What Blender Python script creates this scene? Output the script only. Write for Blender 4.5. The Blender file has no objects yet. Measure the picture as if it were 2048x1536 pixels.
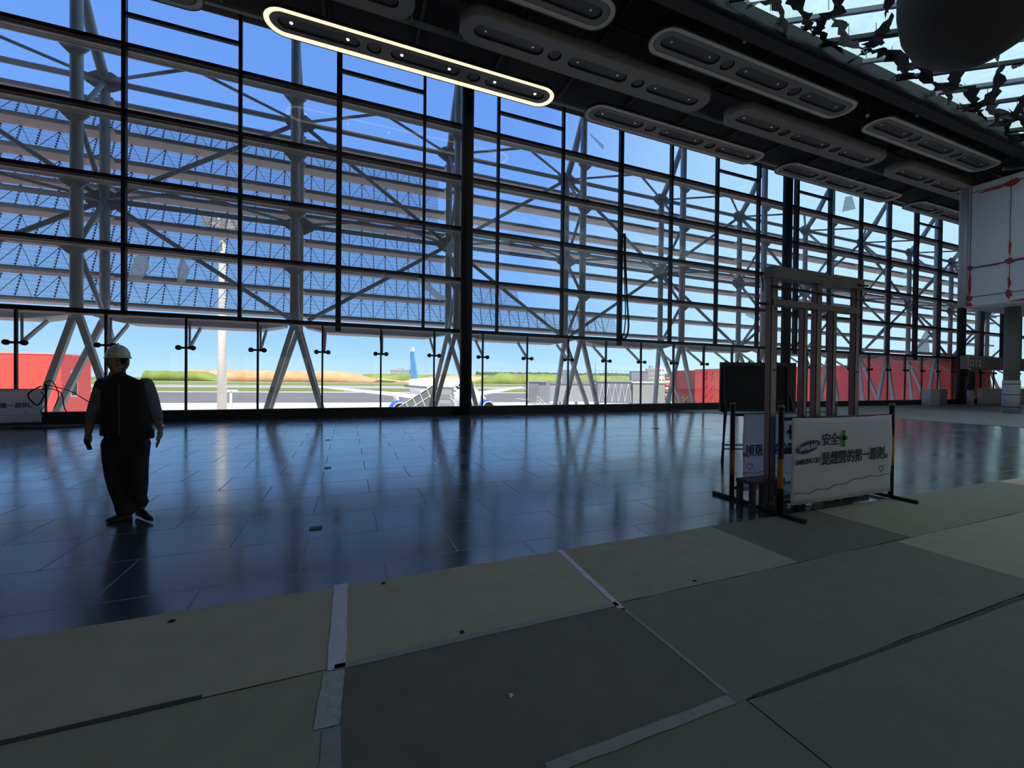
import bpy, bmesh, math, random
from mathutils import Vector, Matrix
random.seed(7)
PI = math.pi
scene = bpy.context.scene
COL = scene.collection
# ------------------------------------------------------------------ camera
cam_d = bpy.data.cameras.new('camera')
cam_d.sensor_width = 36.0
cam_d.lens = 830.3 / 2048 * 36.0
cam_d.clip_start = 0.05
cam_d.clip_end = 6000
cam = bpy.data.objects.new('camera', cam_d)
COL.objects.link(cam)
yaw, pit, rol = math.radians(21.682), math.radians(-0.5095), math.radians(0.5861)
Fw = Vector((math.sin(yaw) * math.cos(pit), math.cos(yaw) * math.cos(pit), math.sin(pit)))
R0 = Vector((math.cos(yaw), -math.sin(yaw), 0))
U0 = R0.cross(Fw)
Rt = R0 * math.cos(rol) + U0 * math.sin(rol)
Up = -R0 * math.sin(rol) + U0 * math.cos(rol)
cam.matrix_world = Matrix(((Rt.x, Up.x, -Fw.x, 0), (Rt.y, Up.y, -Fw.y, 0), (Rt.z, Up.z, -Fw.z, 1.45), (0, 0, 0, 1)))
scene.camera = cam
# ------------------------------------------------------------------ world, sun, exposure
world = bpy.data.worlds.new('sky')
scene.world = world
world.use_nodes = True
wn = world.node_tree
wn.nodes.clear()
SUN_EL, SUN_AZ = math.radians(64), math.radians(190)      # azimuth from +Y towards +X
bg = wn.nodes.new('ShaderNodeBackground')
bg.inputs['Strength'].default_value = 1.25
out = wn.nodes.new('ShaderNodeOutputWorld')
wtc = wn.nodes.new('ShaderNodeTexCoord')
wsx = wn.nodes.new('ShaderNodeSeparateXYZ')
wn.links.new(wtc.outputs['Generated'], wsx.inputs[0])
wr = wn.nodes.new('ShaderNodeValToRGB')
el = wr.color_ramp.elements
el[0].position = 0.0
el[0].color = (0.50, 0.74, 0.90, 1)
el[1].position = 1.0
el[1].color = (0.07, 0.17, 0.52, 1)
for p_, c_ in ((0.06, (0.36, 0.63, 0.92)), (0.16, (0.23, 0.48, 0.93)), (0.34, (0.17, 0.38, 0.90)), (0.6, (0.13, 0.30, 0.78))):
    e_ = wr.color_ramp.elements.new(p_)
    e_.color = (*c_, 1)
wn.links.new(wsx.outputs['Z'], wr.inputs[0])
# paler, brighter sky towards +X
wmr = wn.nodes.new('ShaderNodeMapRange')
wmr.inputs[1].default_value = 0.38
wmr.inputs[2].default_value = 0.90
wmr.inputs[3].default_value = 0.0
wmr.inputs[4].default_value = 0.85
wn.links.new(wsx.outputs['X'], wmr.inputs[0])
wmx = wn.nodes.new('ShaderNodeMix')
wmx.data_type = 'RGBA'
wmx.inputs[7].default_value = (0.62, 0.92, 0.98, 1)
wn.links.new(wmr.outputs[0], wmx.inputs[0])
wn.links.new(wr.outputs[0], wmx.inputs[6])
# hazy white sky around the sun, on the side behind the camera
wm2 = wn.nodes.new('ShaderNodeMapRange')
wm2.inputs[1].default_value = 0.1
wm2.inputs[2].default_value = -0.5
wm2.inputs[3].default_value = 0.0
wm2.inputs[4].default_value = 1.0
wn.links.new(wsx.outputs['Y'], wm2.inputs[0])
wmb = wn.nodes.new('ShaderNodeMix')
wmb.data_type = 'RGBA'
wmb.inputs[7].default_value = (0.62, 0.60, 0.56, 1)
wn.links.new(wm2.outputs[0], wmb.inputs[0])
wn.links.new(wmx.outputs[2], wmb.inputs[6])
wn.links.new(wmb.outputs[2], bg.inputs[0])
wn.links.new(bg.outputs[0], out.inputs[0])
sd = bpy.data.lights.new('sun', 'SUN')
sd.energy = 6.5
sd.angle = math.radians(0.55)
sd.color = (1.0, 0.95, 0.88)
sun = bpy.data.objects.new('sun', sd)
COL.objects.link(sun)
sdir = Vector((math.sin(SUN_AZ) * math.cos(SUN_EL), math.cos(SUN_AZ) * math.cos(SUN_EL), math.sin(SUN_EL)))
sun.rotation_euler = sdir.to_track_quat('Z', 'Y').to_euler()
sun.location = (0, -30, 60)
vs = scene.view_settings
vs.view_transform = 'Standard'
vs.look = 'None'
vs.gamma = 1
vs.use_curve_mapping = False
vs.exposure = 0.0
scene.cycles.max_bounces = 8
scene.cycles.transparent_max_bounces = 24

# ------------------------------------------------------------------ materials
MATS = {}


def mat(name, col, rough=0.6, metal=0.0, noise=0.0, nscale=8.0, spec=0.5, bump=0.0, emit=None, estr=0.0):
    if name in MATS:
        return MATS[name]
    m = bpy.data.materials.new(name)
    m.use_nodes = True
    nt = m.node_tree
    p = nt.nodes['Principled BSDF']
    p.inputs['Base Color'].default_value = (*col, 1)
    p.inputs['Roughness'].default_value = rough
    p.inputs['Metallic'].default_value = metal
    p.inputs['Specular IOR Level'].default_value = spec
    if emit:
        p.inputs['Emission Color'].default_value = (*emit, 1)
        p.inputs['Emission Strength'].default_value = estr
    tc = nt.nodes.new('ShaderNodeTexCoord')
    nz = nt.nodes.new('ShaderNodeTexNoise')
    nz.inputs['Scale'].default_value = nscale
    nz.inputs['Detail'].default_value = 6
    nt.links.new(tc.outputs['Object'], nz.inputs['Vector'])
    if noise > 0:
        mx = nt.nodes.new('ShaderNodeMix')
        mx.data_type = 'RGBA'
        mx.inputs[6].default_value = (*[c * (1 - noise) for c in col], 1)
        mx.inputs[7].default_value = (*[min(1, c * (1 + noise)) for c in col], 1)
        nt.links.new(nz.outputs[0], mx.inputs[0])
        nt.links.new(mx.outputs[2], p.inputs['Base Color'])
    if bump > 0:
        b = nt.nodes.new('ShaderNodeBump')
        b.inputs['Strength'].default_value = bump
        b.inputs['Distance'].default_value = 0.02
        nt.links.new(nz.outputs[0], b.inputs['Height'])
        nt.links.new(b.outputs[0], p.inputs['Normal'])
    MATS[name] = m
    return m


def glass_mat(name, tint, haze, streak, ior=1.5, hazecol=(0.85, 0.87, 0.85)):
    m = bpy.data.materials.new(name)
    m.use_nodes = True
    nt = m.node_tree
    nt.nodes.clear()
    N = nt.nodes.new
    o = N('ShaderNodeOutputMaterial')
    tr = N('ShaderNodeBsdfTransparent')
    tr.inputs[0].default_value = (*tint, 1)
    gl = N('ShaderNodeBsdfGlossy')
    gl.inputs['Roughness'].default_value = 0.0
    gl.inputs[0].default_value = (1, 1, 1, 1)
    fr = N('ShaderNodeFresnel')
    gm_ = N('ShaderNodeNewGeometry')
    im = N('ShaderNodeMapRange')          # same reflectance from both sides of the thin pane
    im.inputs[3].default_value = ior
    im.inputs[4].default_value = 1.0 / ior
    nt.links.new(gm_.outputs['Backfacing'], im.inputs[0])
    nt.links.new(im.outputs[0], fr.inputs[0])
    df = N('ShaderNodeBsdfTranslucent')
    df.inputs[0].default_value = (*hazecol, 1)
    mx1 = N('ShaderNodeMixShader')
    mx2 = N('ShaderNodeMixShader')
    tc = N('ShaderNodeTexCoord')
    mp = N('ShaderNodeMapping')
    mp.inputs['Scale'].default_value = (0.9, 1, 2.6)
    nz = N('ShaderNodeTexNoise')
    nz.inputs['Scale'].default_value = 1.3
    nz.inputs['Detail'].default_value = 9
    nz.inputs['Roughness'].default_value = 0.68
    nz.inputs['Distortion'].default_value = 0.8
    rp = N('ShaderNodeMapRange')
    rp.inputs[1].default_value = 0.42
    rp.inputs[2].default_value = 0.78
    rp.inputs[3].default_value = haze
    rp.inputs[4].default_value = haze + streak
    nt.links.new(tc.outputs['Object'], mp.inputs[0])
    nt.links.new(mp.outputs[0], nz.inputs['Vector'])
    nt.links.new(nz.outputs[0], rp.inputs[0])
    nt.links.new(rp.outputs[0], mx1.inputs[0])
    nt.links.new(tr.outputs[0], mx1.inputs[1])
    nt.links.new(df.outputs[0], mx1.inputs[2])
    nt.links.new(fr.outputs[0], mx2.inputs[0])
    nt.links.new(mx1.outputs[0], mx2.inputs[1])
    nt.links.new(gl.outputs[0], mx2.inputs[2])
    nt.links.new(mx2.outputs[0], o.inputs[0])
    return m


M_GLASS = glass_mat('clear glass', (0.93, 0.96, 0.97), 0.008, 0.03)
M_GLASSU = glass_mat('dusty upper glass', (0.88, 0.93, 0.96), 0.015, 0.07)
M_SKYL = glass_mat('skylight sheet', (0.3, 0.36, 0.38), 0.74, 0.25, hazecol=(0.33, 0.50, 0.56))
M_FILM = glass_mat('torn protective film', (0.8, 0.84, 0.82), 0.35, 0.2)
BLACK = mat('black powder coat', (0.006, 0.006, 0.007), 0.55, noise=0.2)
BLACKM = mat('matt black steel', (0.012, 0.012, 0.013), 0.7, noise=0.3, nscale=3)
LEDGE = mat('beige grey ledge', (0.62, 0.57, 0.50), 0.6, noise=0.12)
TUBE = mat('grey steel tube paint', (0.36, 0.38, 0.39), 0.45, noise=0.12, nscale=3)
LEGP = mat('light grey steel paint', (0.46, 0.46, 0.44), 0.5, noise=0.08, nscale=3)
BLADE = mat('warm grey blade', (0.52, 0.48, 0.455), 0.6, noise=0.08, nscale=2)
SOFF = mat('pale soffit metal', (0.40, 0.40, 0.40), 0.5, noise=0.18, nscale=2)
DARKGREY = mat('dark grey steel', (0.018, 0.018, 0.019), 0.6, noise=0.3, nscale=3)
RAIL = mat('grey cable tray', (0.26, 0.26, 0.25), 0.6, noise=0.3, nscale=3)
CEILM = mat('black ceiling paint', (0.008, 0.008, 0.008), 0.9, noise=0.3, nscale=2)
LUM = mat('pale grey luminaire shell', (0.15, 0.143, 0.12), 0.5, noise=0.06)
LUMRIM = mat('opal rim diffuser', (0.46, 0.44, 0.40), 0.45, noise=0.04)
LUMWELL = mat('grey perforated well', (0.05, 0.05, 0.05), 0.5, noise=0.1, nscale=300)
LIT = mat('lit warm diffuser', (1, 0.85, 0.6), 0.5, emit=(1.0, 0.74, 0.36), estr=1.9)
SPOTLIT = mat('lit spot lens', (1, 1, 1), 0.3, emit=(1.0, 0.95, 0.88), estr=6.0)
SPOT = mat('spot lens', (0.75, 0.75, 0.75), 0.15, metal=0.9)
RED = mat('red cladding', (0.88, 0.085, 0.07), 0.5, noise=0.05, nscale=1)
REDD = mat('shaded end and vent red', (0.30, 0.025, 0.03), 0.6, noise=0.05, nscale=1)  # darker copy of the red: painted shade on the end block, also vent marks
WHITE = mat('white paint', (0.80, 0.80, 0.78), 0.5, noise=0.04, nscale=2)
GREYP = mat('mid grey paint', (0.24, 0.26, 0.30), 0.6, noise=0.1, nscale=1.5)
GREYL = mat('light grey paint', (0.36, 0.38, 0.42), 0.6, noise=0.08, nscale=1.5)
BLUE = mat('aircraft blue', (0.03, 0.10, 0.55), 0.4)
SKYBLUE = mat('tail blue', (0.08, 0.32, 0.72), 0.4, noise=0.35, nscale=0.5)
DGLASS = mat('dark window glass', (0.02, 0.03, 0.04), 0.1)
STEEL = mat('galvanised steel', (0.17, 0.172, 0.16), 0.42, metal=0.75, noise=0.25, nscale=9)
YELLOW = mat('dull yellow stripe', (0.42, 0.22, 0.02), 0.6, noise=0.2)
INK = mat('black ink', (0.012, 0.012, 0.014), 0.7)
NAVY = mat('navy ink', (0.02, 0.035, 0.16), 0.7)
GREEN = mat('green ink', (0.02, 0.20, 0.02), 0.7)
SKIN = mat('skin', (0.19, 0.11, 0.075), 0.6, noise=0.1)
CLOTH = mat('dark work vest cloth', (0.012, 0.013, 0.018), 0.95, noise=0.3, nscale=60, bump=0.4)
SHIRT = mat('grey blue shirt cloth', (0.09, 0.10, 0.13), 0.95, noise=0.2, nscale=40, bump=0.3)
TROUS = mat('black trouser cloth', (0.012, 0.012, 0.014), 0.95, noise=0.3, nscale=50, bump=0.4)
LEATHER = mat('dark leather', (0.02, 0.018, 0.016), 0.6, noise=0.2, nscale=30)
HAT = mat('off white hard hat', (0.62, 0.60, 0.54), 0.4, noise=0.06, nscale=10)
TAPE = mat('pale tape', (0.78, 0.72, 0.75), 0.6, noise=0.2, nscale=14, bump=0.3)
TAPED = mat('worn brown tape', (0.38, 0.34, 0.30), 0.6, noise=0.25, nscale=14, bump=0.3)
GRASS = mat('airfield grass', (0.16, 0.20, 0.035), 0.9, noise=0.35, nscale=0.08)
ASPH = mat('taxiway asphalt', (0.15, 0.137, 0.145), 0.9, noise=0.15, nscale=0.05)
CONC = mat('apron concrete', (0.58, 0.53, 0.48), 0.9, noise=0.1, nscale=0.05)
DIRT = mat('orange earth', (0.62, 0.33, 0.17), 0.95, noise=0.45, nscale=0.06)
SCRUB = mat('green scrub', (0.20, 0.25, 0.05), 0.95, noise=0.55, nscale=0.06)
WALLP = mat('off white plasterboard', (0.52, 0.55, 0.57), 0.8, noise=0.04, nscale=4)
REDTAPE = mat('red sealing compound', (0.35, 0.015, 0.02), 0.7, noise=0.3, nscale=10)
PLY = mat('brown timber', (0.07, 0.055, 0.045), 0.75, noise=0.3, nscale=12)
ROOMW = mat('dark wall', (0.06, 0.06, 0.06), 0.9, noise=0.2)
RAG = mat('dark torn netting', (0.035, 0.032, 0.04), 0.9, noise=0.4, nscale=9)
RAGG = mat('grey torn film', (0.22, 0.23, 0.22), 0.8, noise=0.4, nscale=5)


def banner_mat(nm, alb, fac):
    m = bpy.data.materials.new(nm)
    m.use_nodes = True
    nt = m.node_tree
    p = nt.nodes['Principled BSDF']
    p.inputs['Base Color'].default_value = (alb, alb, alb * 1.06, 1)
    p.inputs['Roughness'].default_value = 0.55
    t = nt.nodes.new('ShaderNodeBsdfTranslucent')
    t.inputs[0].default_value = (0.85, 0.84, 0.88, 1)
    mx = nt.nodes.new('ShaderNodeMixShader')
    mx.inputs[0].default_value = fac
    nz = nt.nodes.new('ShaderNodeTexNoise')
    nz.inputs['Scale'].default_value = 3
    tc = nt.nodes.new('ShaderNodeTexCoord')
    b = nt.nodes.new('ShaderNodeBump')
    b.inputs['Strength'].default_value = 0.5
    b.inputs['Distance'].default_value = 0.03
    nt.links.new(tc.outputs['Object'], nz.inputs['Vector'])
    nt.links.new(nz.outputs[0], b.inputs['Height'])
    nt.links.new(b.outputs[0], p.inputs['Normal'])
    o = nt.nodes['Material Output']
    nt.links.new(p.outputs[0], mx.inputs[1])
    nt.links.new(t.outputs[0], mx.inputs[2])
    nt.links.new(mx.outputs[0], o.inputs[0])
    return m


BANNER = banner_mat('white banner vinyl', 0.75, 0.3)
BANNERT = banner_mat('backlit banner vinyl', 0.75, 0.65)  # same vinyl, more translucent so the rear banner looks lit from behind


def mesh_mat():
    m = bpy.data.materials.new('perforated blue grey sheet')
    m.use_nodes = True
    nt = m.node_tree
    p = nt.nodes['Principled BSDF']
    p.inputs['Base Color'].default_value = (0.26, 0.33, 0.52, 1)
    p.inputs['Roughness'].default_value = 0.5
    tr = nt.nodes.new('ShaderNodeBsdfTransparent')
    mx = nt.nodes.new('ShaderNodeMixShader')
    vo = nt.nodes.new('ShaderNodeTexVoronoi')
    vo.inputs['Scale'].default_value = 14
    vo.inputs['Randomness'].default_value = 0.0
    tc = nt.nodes.new('ShaderNodeTexCoord')
    rp = nt.nodes.new('ShaderNodeMapRange')
    rp.inputs[1].default_value = 0.40
    rp.inputs[2].default_value = 0.60
    rp.inputs[3].default_value = 0.26
    rp.inputs[4].default_value = 0.46
    nt.links.new(tc.outputs['Object'], vo.inputs['Vector'])
    nt.links.new(vo.outputs['Distance'], rp.inputs[0])
    nt.links.new(rp.outputs[0], mx.inputs[0])
    nt.links.new(tr.outputs[0], mx.inputs[1])
    nt.links.new(p.outputs[0], mx.inputs[2])
    nt.links.new(mx.outputs[0], nt.nodes['Material Output'].inputs[0])
    return m


PERF = mesh_mat()


def tile_mat():
    m = bpy.data.materials.new('dark polished tiles')
    m.use_nodes = True
    nt = m.node_tree
    N = nt.nodes.new
    p = nt.nodes['Principled BSDF']
    tc = N('ShaderNodeTexCoord')
    br = N('ShaderNodeTexBrick')
    br.inputs['Scale'].default_value = 1.0
    br.inputs['Brick Width'].default_value = 1.2
    br.inputs['Row Height'].default_value = 0.72
    br.inputs['Mortar Size'].default_value = 0.006
    br.inputs['Mortar Smooth'].default_value = 0.1
    br.inputs['Color1'].default_value = (0.060, 0.068, 0.080, 1)
    br.inputs['Color2'].default_value = (0.072, 0.080, 0.092, 1)
    br.inputs['Mortar'].default_value = (0.012, 0.012, 0.014, 1)
    mp = N('ShaderNodeMapping')
    mp.inputs['Location'].default_value = (0.32, 0.18, 0)
    nt.links.new(tc.outputs['Object'], mp.inputs[0])
    nt.links.new(mp.outputs[0], br.inputs['Vector'])
    nt.links.new(br.outputs['Color'], p.inputs['Base Color'])
    nz = N('ShaderNodeTexNoise')
    nz.inputs['Scale'].default_value = 0.9
    nz.inputs['Detail'].default_value = 10
    nz.inputs['Roughness'].default_value = 0.7
    nt.links.new(tc.outputs['Object'], nz.inputs['Vector'])
    rp = N('ShaderNodeMapRange')
    rp.inputs[1].default_value = 0.3
    rp.inputs[2].default_value = 0.7
    rp.inputs[3].default_value = 0.11
    rp.inputs[4].default_value = 0.22
    nt.links.new(nz.outputs[0], rp.inputs[0])
    mx = N('ShaderNodeMath')
    mx.operation = 'MULTIPLY_ADD'
    mx.inputs[1].default_value = 0.4
    nt.links.new(br.outputs['Fac'], mx.inputs[0])
    nt.links.new(rp.outputs[0], mx.inputs[2])
    nt.links.new(mx.outputs[0], p.inputs['Roughness'])
    b = N('ShaderNodeBump')
    b.invert = True
    b.inputs['Strength'].default_value = 0.5
    b.inputs['Distance'].default_value = 0.004
    nt.links.new(br.outputs['Fac'], b.inputs['Height'])
    nt.links.new(b.outputs[0], p.inputs['Normal'])
    p.inputs['Specular IOR Level'].default_value = 1.0
    p.inputs['IOR'].default_value = 2.35
    return m


TILE = tile_mat()

# ------------------------------------------------------------------ mesh helpers


class MB:
    def __init__(self):
        self.bm = bmesh.new()

    def box(self, a, b):
        x0, y0, z0 = a
        x1, y1, z1 = b
        v = [self.bm.verts.new(p) for p in ((x0, y0, z0), (x1, y0, z0), (x1, y1, z0), (x0, y1, z0),
                                            (x0, y0, z1), (x1, y0, z1), (x1, y1, z1), (x0, y1, z1))]
        for f in ((0, 3, 2, 1), (4, 5, 6, 7), (0, 1, 5, 4), (1, 2, 6, 5), (2, 3, 7, 6), (3, 0, 4, 7)):
            self.bm.faces.new([v[i] for i in f])
        return self

    def bar(self, p, q, w, h, up=(0, 0, 1)):
        p, q = Vector(p), Vector(q)
        d = (q - p).normalized()
        s = d.cross(Vector(up))
        if s.length < 1e-4:
            s = d.cross(Vector((1, 0, 0)))
        s.normalize()
        u = s.cross(d).normalized()
        v = []
        for c in (p, q):
            for a, b in ((-1, -1), (1, -1), (1, 1), (-1, 1)):
                v.append(self.bm.verts.new(c + s * (a * w / 2) + u * (b * h / 2)))
        for f in ((0, 1, 2, 3), (7, 6, 5, 4), (0, 4, 5, 1), (1, 5, 6, 2), (2, 6, 7, 3), (3, 7, 4, 0)):
            self.bm.faces.new([v[i] for i in f])
        return self

    def rings(self, rs, cap=True, smooth=True):
        """rs: list of rings (lists of points, equal length)"""
        vr = [[self.bm.verts.new(p) for p in r] for r in rs]
        n = len(vr[0])
        for a, b in zip(vr, vr[1:]):
            for i in range(n):
                f = self.bm.faces.new((a[i], a[(i + 1) % n], b[(i + 1) % n], b[i]))
                f.smooth = smooth
        if cap:
            self.bm.faces.new(list(reversed(vr[0])))
            self.bm.faces.new(vr[-1])
        return self

    def tube(self, pts, r, n=10, cap=True, flat=1.0):
        pts = [Vector(p) for p in pts]
        rr = r if isinstance(r, (list, tuple)) else [r] * len(pts)
        out = []
        prev = None
        for i, p in enumerate(pts):
            d = (pts[min(i + 1, len(pts) - 1)] - pts[max(i - 1, 0)]).normalized()
            if prev is None:
                s = d.cross(Vector((0, 0, 1)))
                if s.length < 1e-3:
                    s = Vector((1, 0, 0))
            else:
                s = prev - d * prev.dot(d)
            s.normalize()
            prev = s
            u = s.cross(d)
            out.append([p + (s * math.cos(2 * PI * k / n) + u * math.sin(2 * PI * k / n) * flat) * rr[i] for k in range(n)])
        return self.rings(out, cap)

    def ell(self, c, rx, ry, rz, n=16, m=10, rot=None):
        c = Vector(c)
        rs = []
        for j in range(m + 1):
            t = -PI / 2 + PI * (0.03 + 0.94 * j / m)
            ring = []
            for k in range(n):
                a = 2 * PI * k / n
                v = Vector((rx * math.cos(t) * math.cos(a), ry * math.cos(t) * math.sin(a), rz * math.sin(t)))
                if rot:
                    v = rot @ v
                ring.append(c + v)
            rs.append(ring)
        return self.rings(rs)

    def lathe(self, prof, c=(0, 0, 0), n=24, cap=True):
        c = Vector(c)
        return self.rings([[c + Vector((r * math.cos(2 * PI * k / n), r * math.sin(2 * PI * k / n), z)) for k in range(n)]
                           for r, z in prof], cap)

    def prism(self, pts, off):
        """flat polygon extruded by vector off"""
        off = Vector(off)
        a = [self.bm.verts.new(Vector(p)) for p in pts]
        b = [self.bm.verts.new(Vector(p) + off) for p in pts]
        n = len(a)
        self.bm.faces.new(list(reversed(a)))
        self.bm.faces.new(b)
        for i in range(n):
            self.bm.faces.new((a[i], a[(i + 1) % n], b[(i + 1) % n], b[i]))
        return self

    def quad(self, pts, smooth=False):
        f = self.bm.faces.new([self.bm.verts.new(Vector(p)) for p in pts])
        f.smooth = smooth
        return self

    def plate(self, outer, holes, z0, z1):
        """horizontal plate with holes, real thickness"""
        bm = self.bm
        lo, hi = [], []
        for loop in [outer] + holes:
            lo.append([bm.verts.new((x, y, z0)) for x, y in loop])
            hi.append([bm.verts.new((x, y, z1)) for x, y in loop])
        for layer in (lo, hi):
            es = []
            for lp in layer:
                for i in range(len(lp)):
                    es.append(bm.edges.new((lp[i], lp[(i + 1) % len(lp)])))
            bmesh.ops.triangle_fill(bm, use_beauty=True, edges=es)
        for a, b in zip(lo, hi):
            for i in range(len(a)):
                j = (i + 1) % len(a)
                f = bm.faces.new((a[i], a[j], b[j], b[i]))
                f.smooth = True
        return self

    def build(self, name, m, parent=None, fix=True):
        if fix:
            bmesh.ops.recalc_face_normals(self.bm, faces=self.bm.faces[:])
        me = bpy.data.meshes.new(name)
        self.bm.to_mesh(me)
        self.bm.free()
        me.materials.append(m)
        o = bpy.data.objects.new(name, me)
        COL.objects.link(o)
        if parent is not None:
            o.parent = parent
        return o


def recentre(o):
    """put a mesh object's origin at the middle of its base"""
    me = o.data
    xs = [v.co for v in me.vertices]
    c = Vector(((min(v.x for v in xs) + max(v.x for v in xs)) / 2, (min(v.y for v in xs) + max(v.y for v in xs)) / 2, min(v.z for v in xs)))
    me.transform(Matrix.Translation(-c))
    o.location = o.location + c
    return o


def tag(o, label, cat, group=None, kind=None):
    o['label'] = label
    o['category'] = cat
    if group:
        o['group'] = group
    if kind:
        o['kind'] = kind
    return o


def empty(name, loc, label, cat, group=None, rz=0):
    o = bpy.data.objects.new(name, None)
    o.empty_display_size = 0.2
    o.location = loc
    o.rotation_euler = (0, 0, rz)
    COL.objects.link(o)
    return tag(o, label, cat, group)


def struct(name, mb, m, parent=None):
    o = mb.build(name, m, parent)
    if parent is None:
        o['kind'] = 'structure'
    return o


def dup(o, parent=None):
    c = o.copy()
    COL.objects.link(c)
    c.parent = parent
    for ch in list(o.children):
        dup(ch, c)
    return c


def setpart(o, label):
    o['label'] = label
    return o


ORD = ['zeroth', 'first', 'second', 'third', 'fourth', 'fifth', 'sixth', 'seventh', 'eighth', 'ninth', 'tenth', 'eleventh', 'twelfth',
       'thirteenth', 'fourteenth', 'fifteenth', 'sixteenth', 'seventeenth', 'eighteenth', 'nineteenth', 'twentieth', 'twenty-first',
       'twenty-second', 'twenty-third', 'twenty-fourth', 'twenty-fifth', 'twenty-sixth', 'twenty-seventh', 'twenty-eighth',
       'twenty-ninth', 'thirtieth', 'thirty-first', 'thirty-second', 'thirty-third', 'thirty-fourth']


def stadium(hl, r, cx=0.0, cy=0.0, n=12):
    pts = []
    for k in range(n + 1):
        a = -PI / 2 + PI * k / n
        pts.append((cx + hl + r * math.cos(a), cy + r * math.sin(a)))
    for k in range(n + 1):
        a = PI / 2 + PI * k / n
        pts.append((cx - hl + r * math.cos(a), cy + r * math.sin(a)))
    return pts


def text_mesh(name, s, size, loc, m, parent, thick=0.0, ext=0.002, rot=(PI / 2, 0, 0), mirror=False, xs=1.0, align='LEFT'):
    cu = bpy.data.curves.new(name, 'FONT')
    cu.body = s
    cu.size = size
    cu.extrude = ext
    cu.offset = thick
    cu.align_x = align
    cu.resolution_u = 3
    tmp = bpy.data.objects.new(name, cu)
    COL.objects.link(tmp)
    dg = bpy.context.evaluated_depsgraph_get()
    me = bpy.data.meshes.new_from_object(tmp.evaluated_get(dg))
    COL.objects.unlink(tmp)
    bpy.data.objects.remove(tmp)
    me.materials.clear()
    me.materials.append(m)
    o = bpy.data.objects.new(name, me)
    COL.objects.link(o)
    o.parent = parent
    o.location = loc
    o.rotation_euler = rot
    o.scale = (xs * (-1 if mirror else 1), 1, 1)
    return o


W = 17.06
UX = lambda k: -0.322 + 3.164 * k          # upper mullions
LX = lambda i: -5.036 + 2.0885 * i         # lower mullions
ZT = [3.5, 5.65, 7.77, 9.9, 12.02, 13.95]

# ------------------------------------------------------------------ setting: floor, shell
struct('floor', MB().box((-16, -14, -0.3), (70, 17.1, 0)), TILE)
struct('trim_1', MB().box((-16, 16.86, 0.001), (70, 17.12, 0.34)), BLACK)
wb_ = MB().box((-16, -14.3, 0), (70, -14, 0.5))
wb_.box((-16, -14.3, 3.6), (70, -14, 18))
for k in range(15):
    wb_.box((-16 + k * 6.1, -14.3, 0.5), (-15.6 + k * 6.1, -14, 3.6))
struct('wall_back', wb_, ROOMW)
struct('rear_bounce_ground', MB().quad([(-300, -200, -4.2), (300, -200, -4.2), (300, -14.4, -4.2), (-300, -14.4, -4.2)]), CONC)  # unseen ground added to bounce light in through the rear openings
struct('wall_left', MB().box((-16.3, -14, 0), (-16, 17.1, 18)), ROOMW)
struct('wall_right', MB().box((70, -14, 0), (70.3, 17.1, 18)), ROOMW)
struct('ceiling', MB().box((-16, 9.85, 13.95), (70, 17.2, 14.5)), CEILM)
struct('trim_2', MB().bar((-16, 9.62, 13.3), (70, 9.62, 13.3), 0.4, 1.6), BLACKM)
struct('trim_3', MB().bar((-16, 9.35, 12.62), (70, 9.35, 12.62), 0.14, 0.10), BLACKM)
struct('wall_upper_shade', MB().box((-16, 16.7, 14.5), (70, 17.2, 19.5)), ROOMW)  # unseen wall added to keep the sun off the outside tubes
# roof behind the dark ceiling strip with the skylight opening X 8..32, Y -6..9.4
struct('ceiling_rear', MB().box((-16, -14, 13.2), (70, -5.3, 13.7)), CEILM)
struct('ceiling_left', MB().box((-16, -5.3, 13.2), (8, 9.42, 13.7)), CEILM)
struct('ceiling_right', MB().box((32.0, -5.3, 13.2), (70, 9.42, 13.7)), CEILM)

# protected floor on the far right (paler covering laid over the tiles)
cov = MB()
cov.prism([(21.5, 3.3, 0.001), (60, 3.3, 0.001), (60, 16.8, 0.001), (15.5, 16.8, 0.001), (16.5, 10.6, 0.001), (21.5, 10.35, 0.001)][:0] or
          [(21.5, 6.6, 0.001), (60, 6.2, 0.001), (60, 16.8, 0.001), (15.5, 16.8, 0.001), (16.2, 10.9, 0.001), (21.5, 10.3, 0.001)], (0, 0, 0.008))
o = cov.build('floor_covering', mat('dusty grey floor sheeting', (0.20, 0.19, 0.175), 0.6, noise=0.15, nscale=1.5, bump=0.2))
tag(o, 'dusty grey protective floor covering laid out in front of the far gate', 'floor covering')

# ------------------------------------------------------------------ protective boards in the foreground
def board_mat(name, c, r=0.75):
    return mat(name, c, r, noise=0.16, nscale=5, bump=0.35, spec=0.2)


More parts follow.
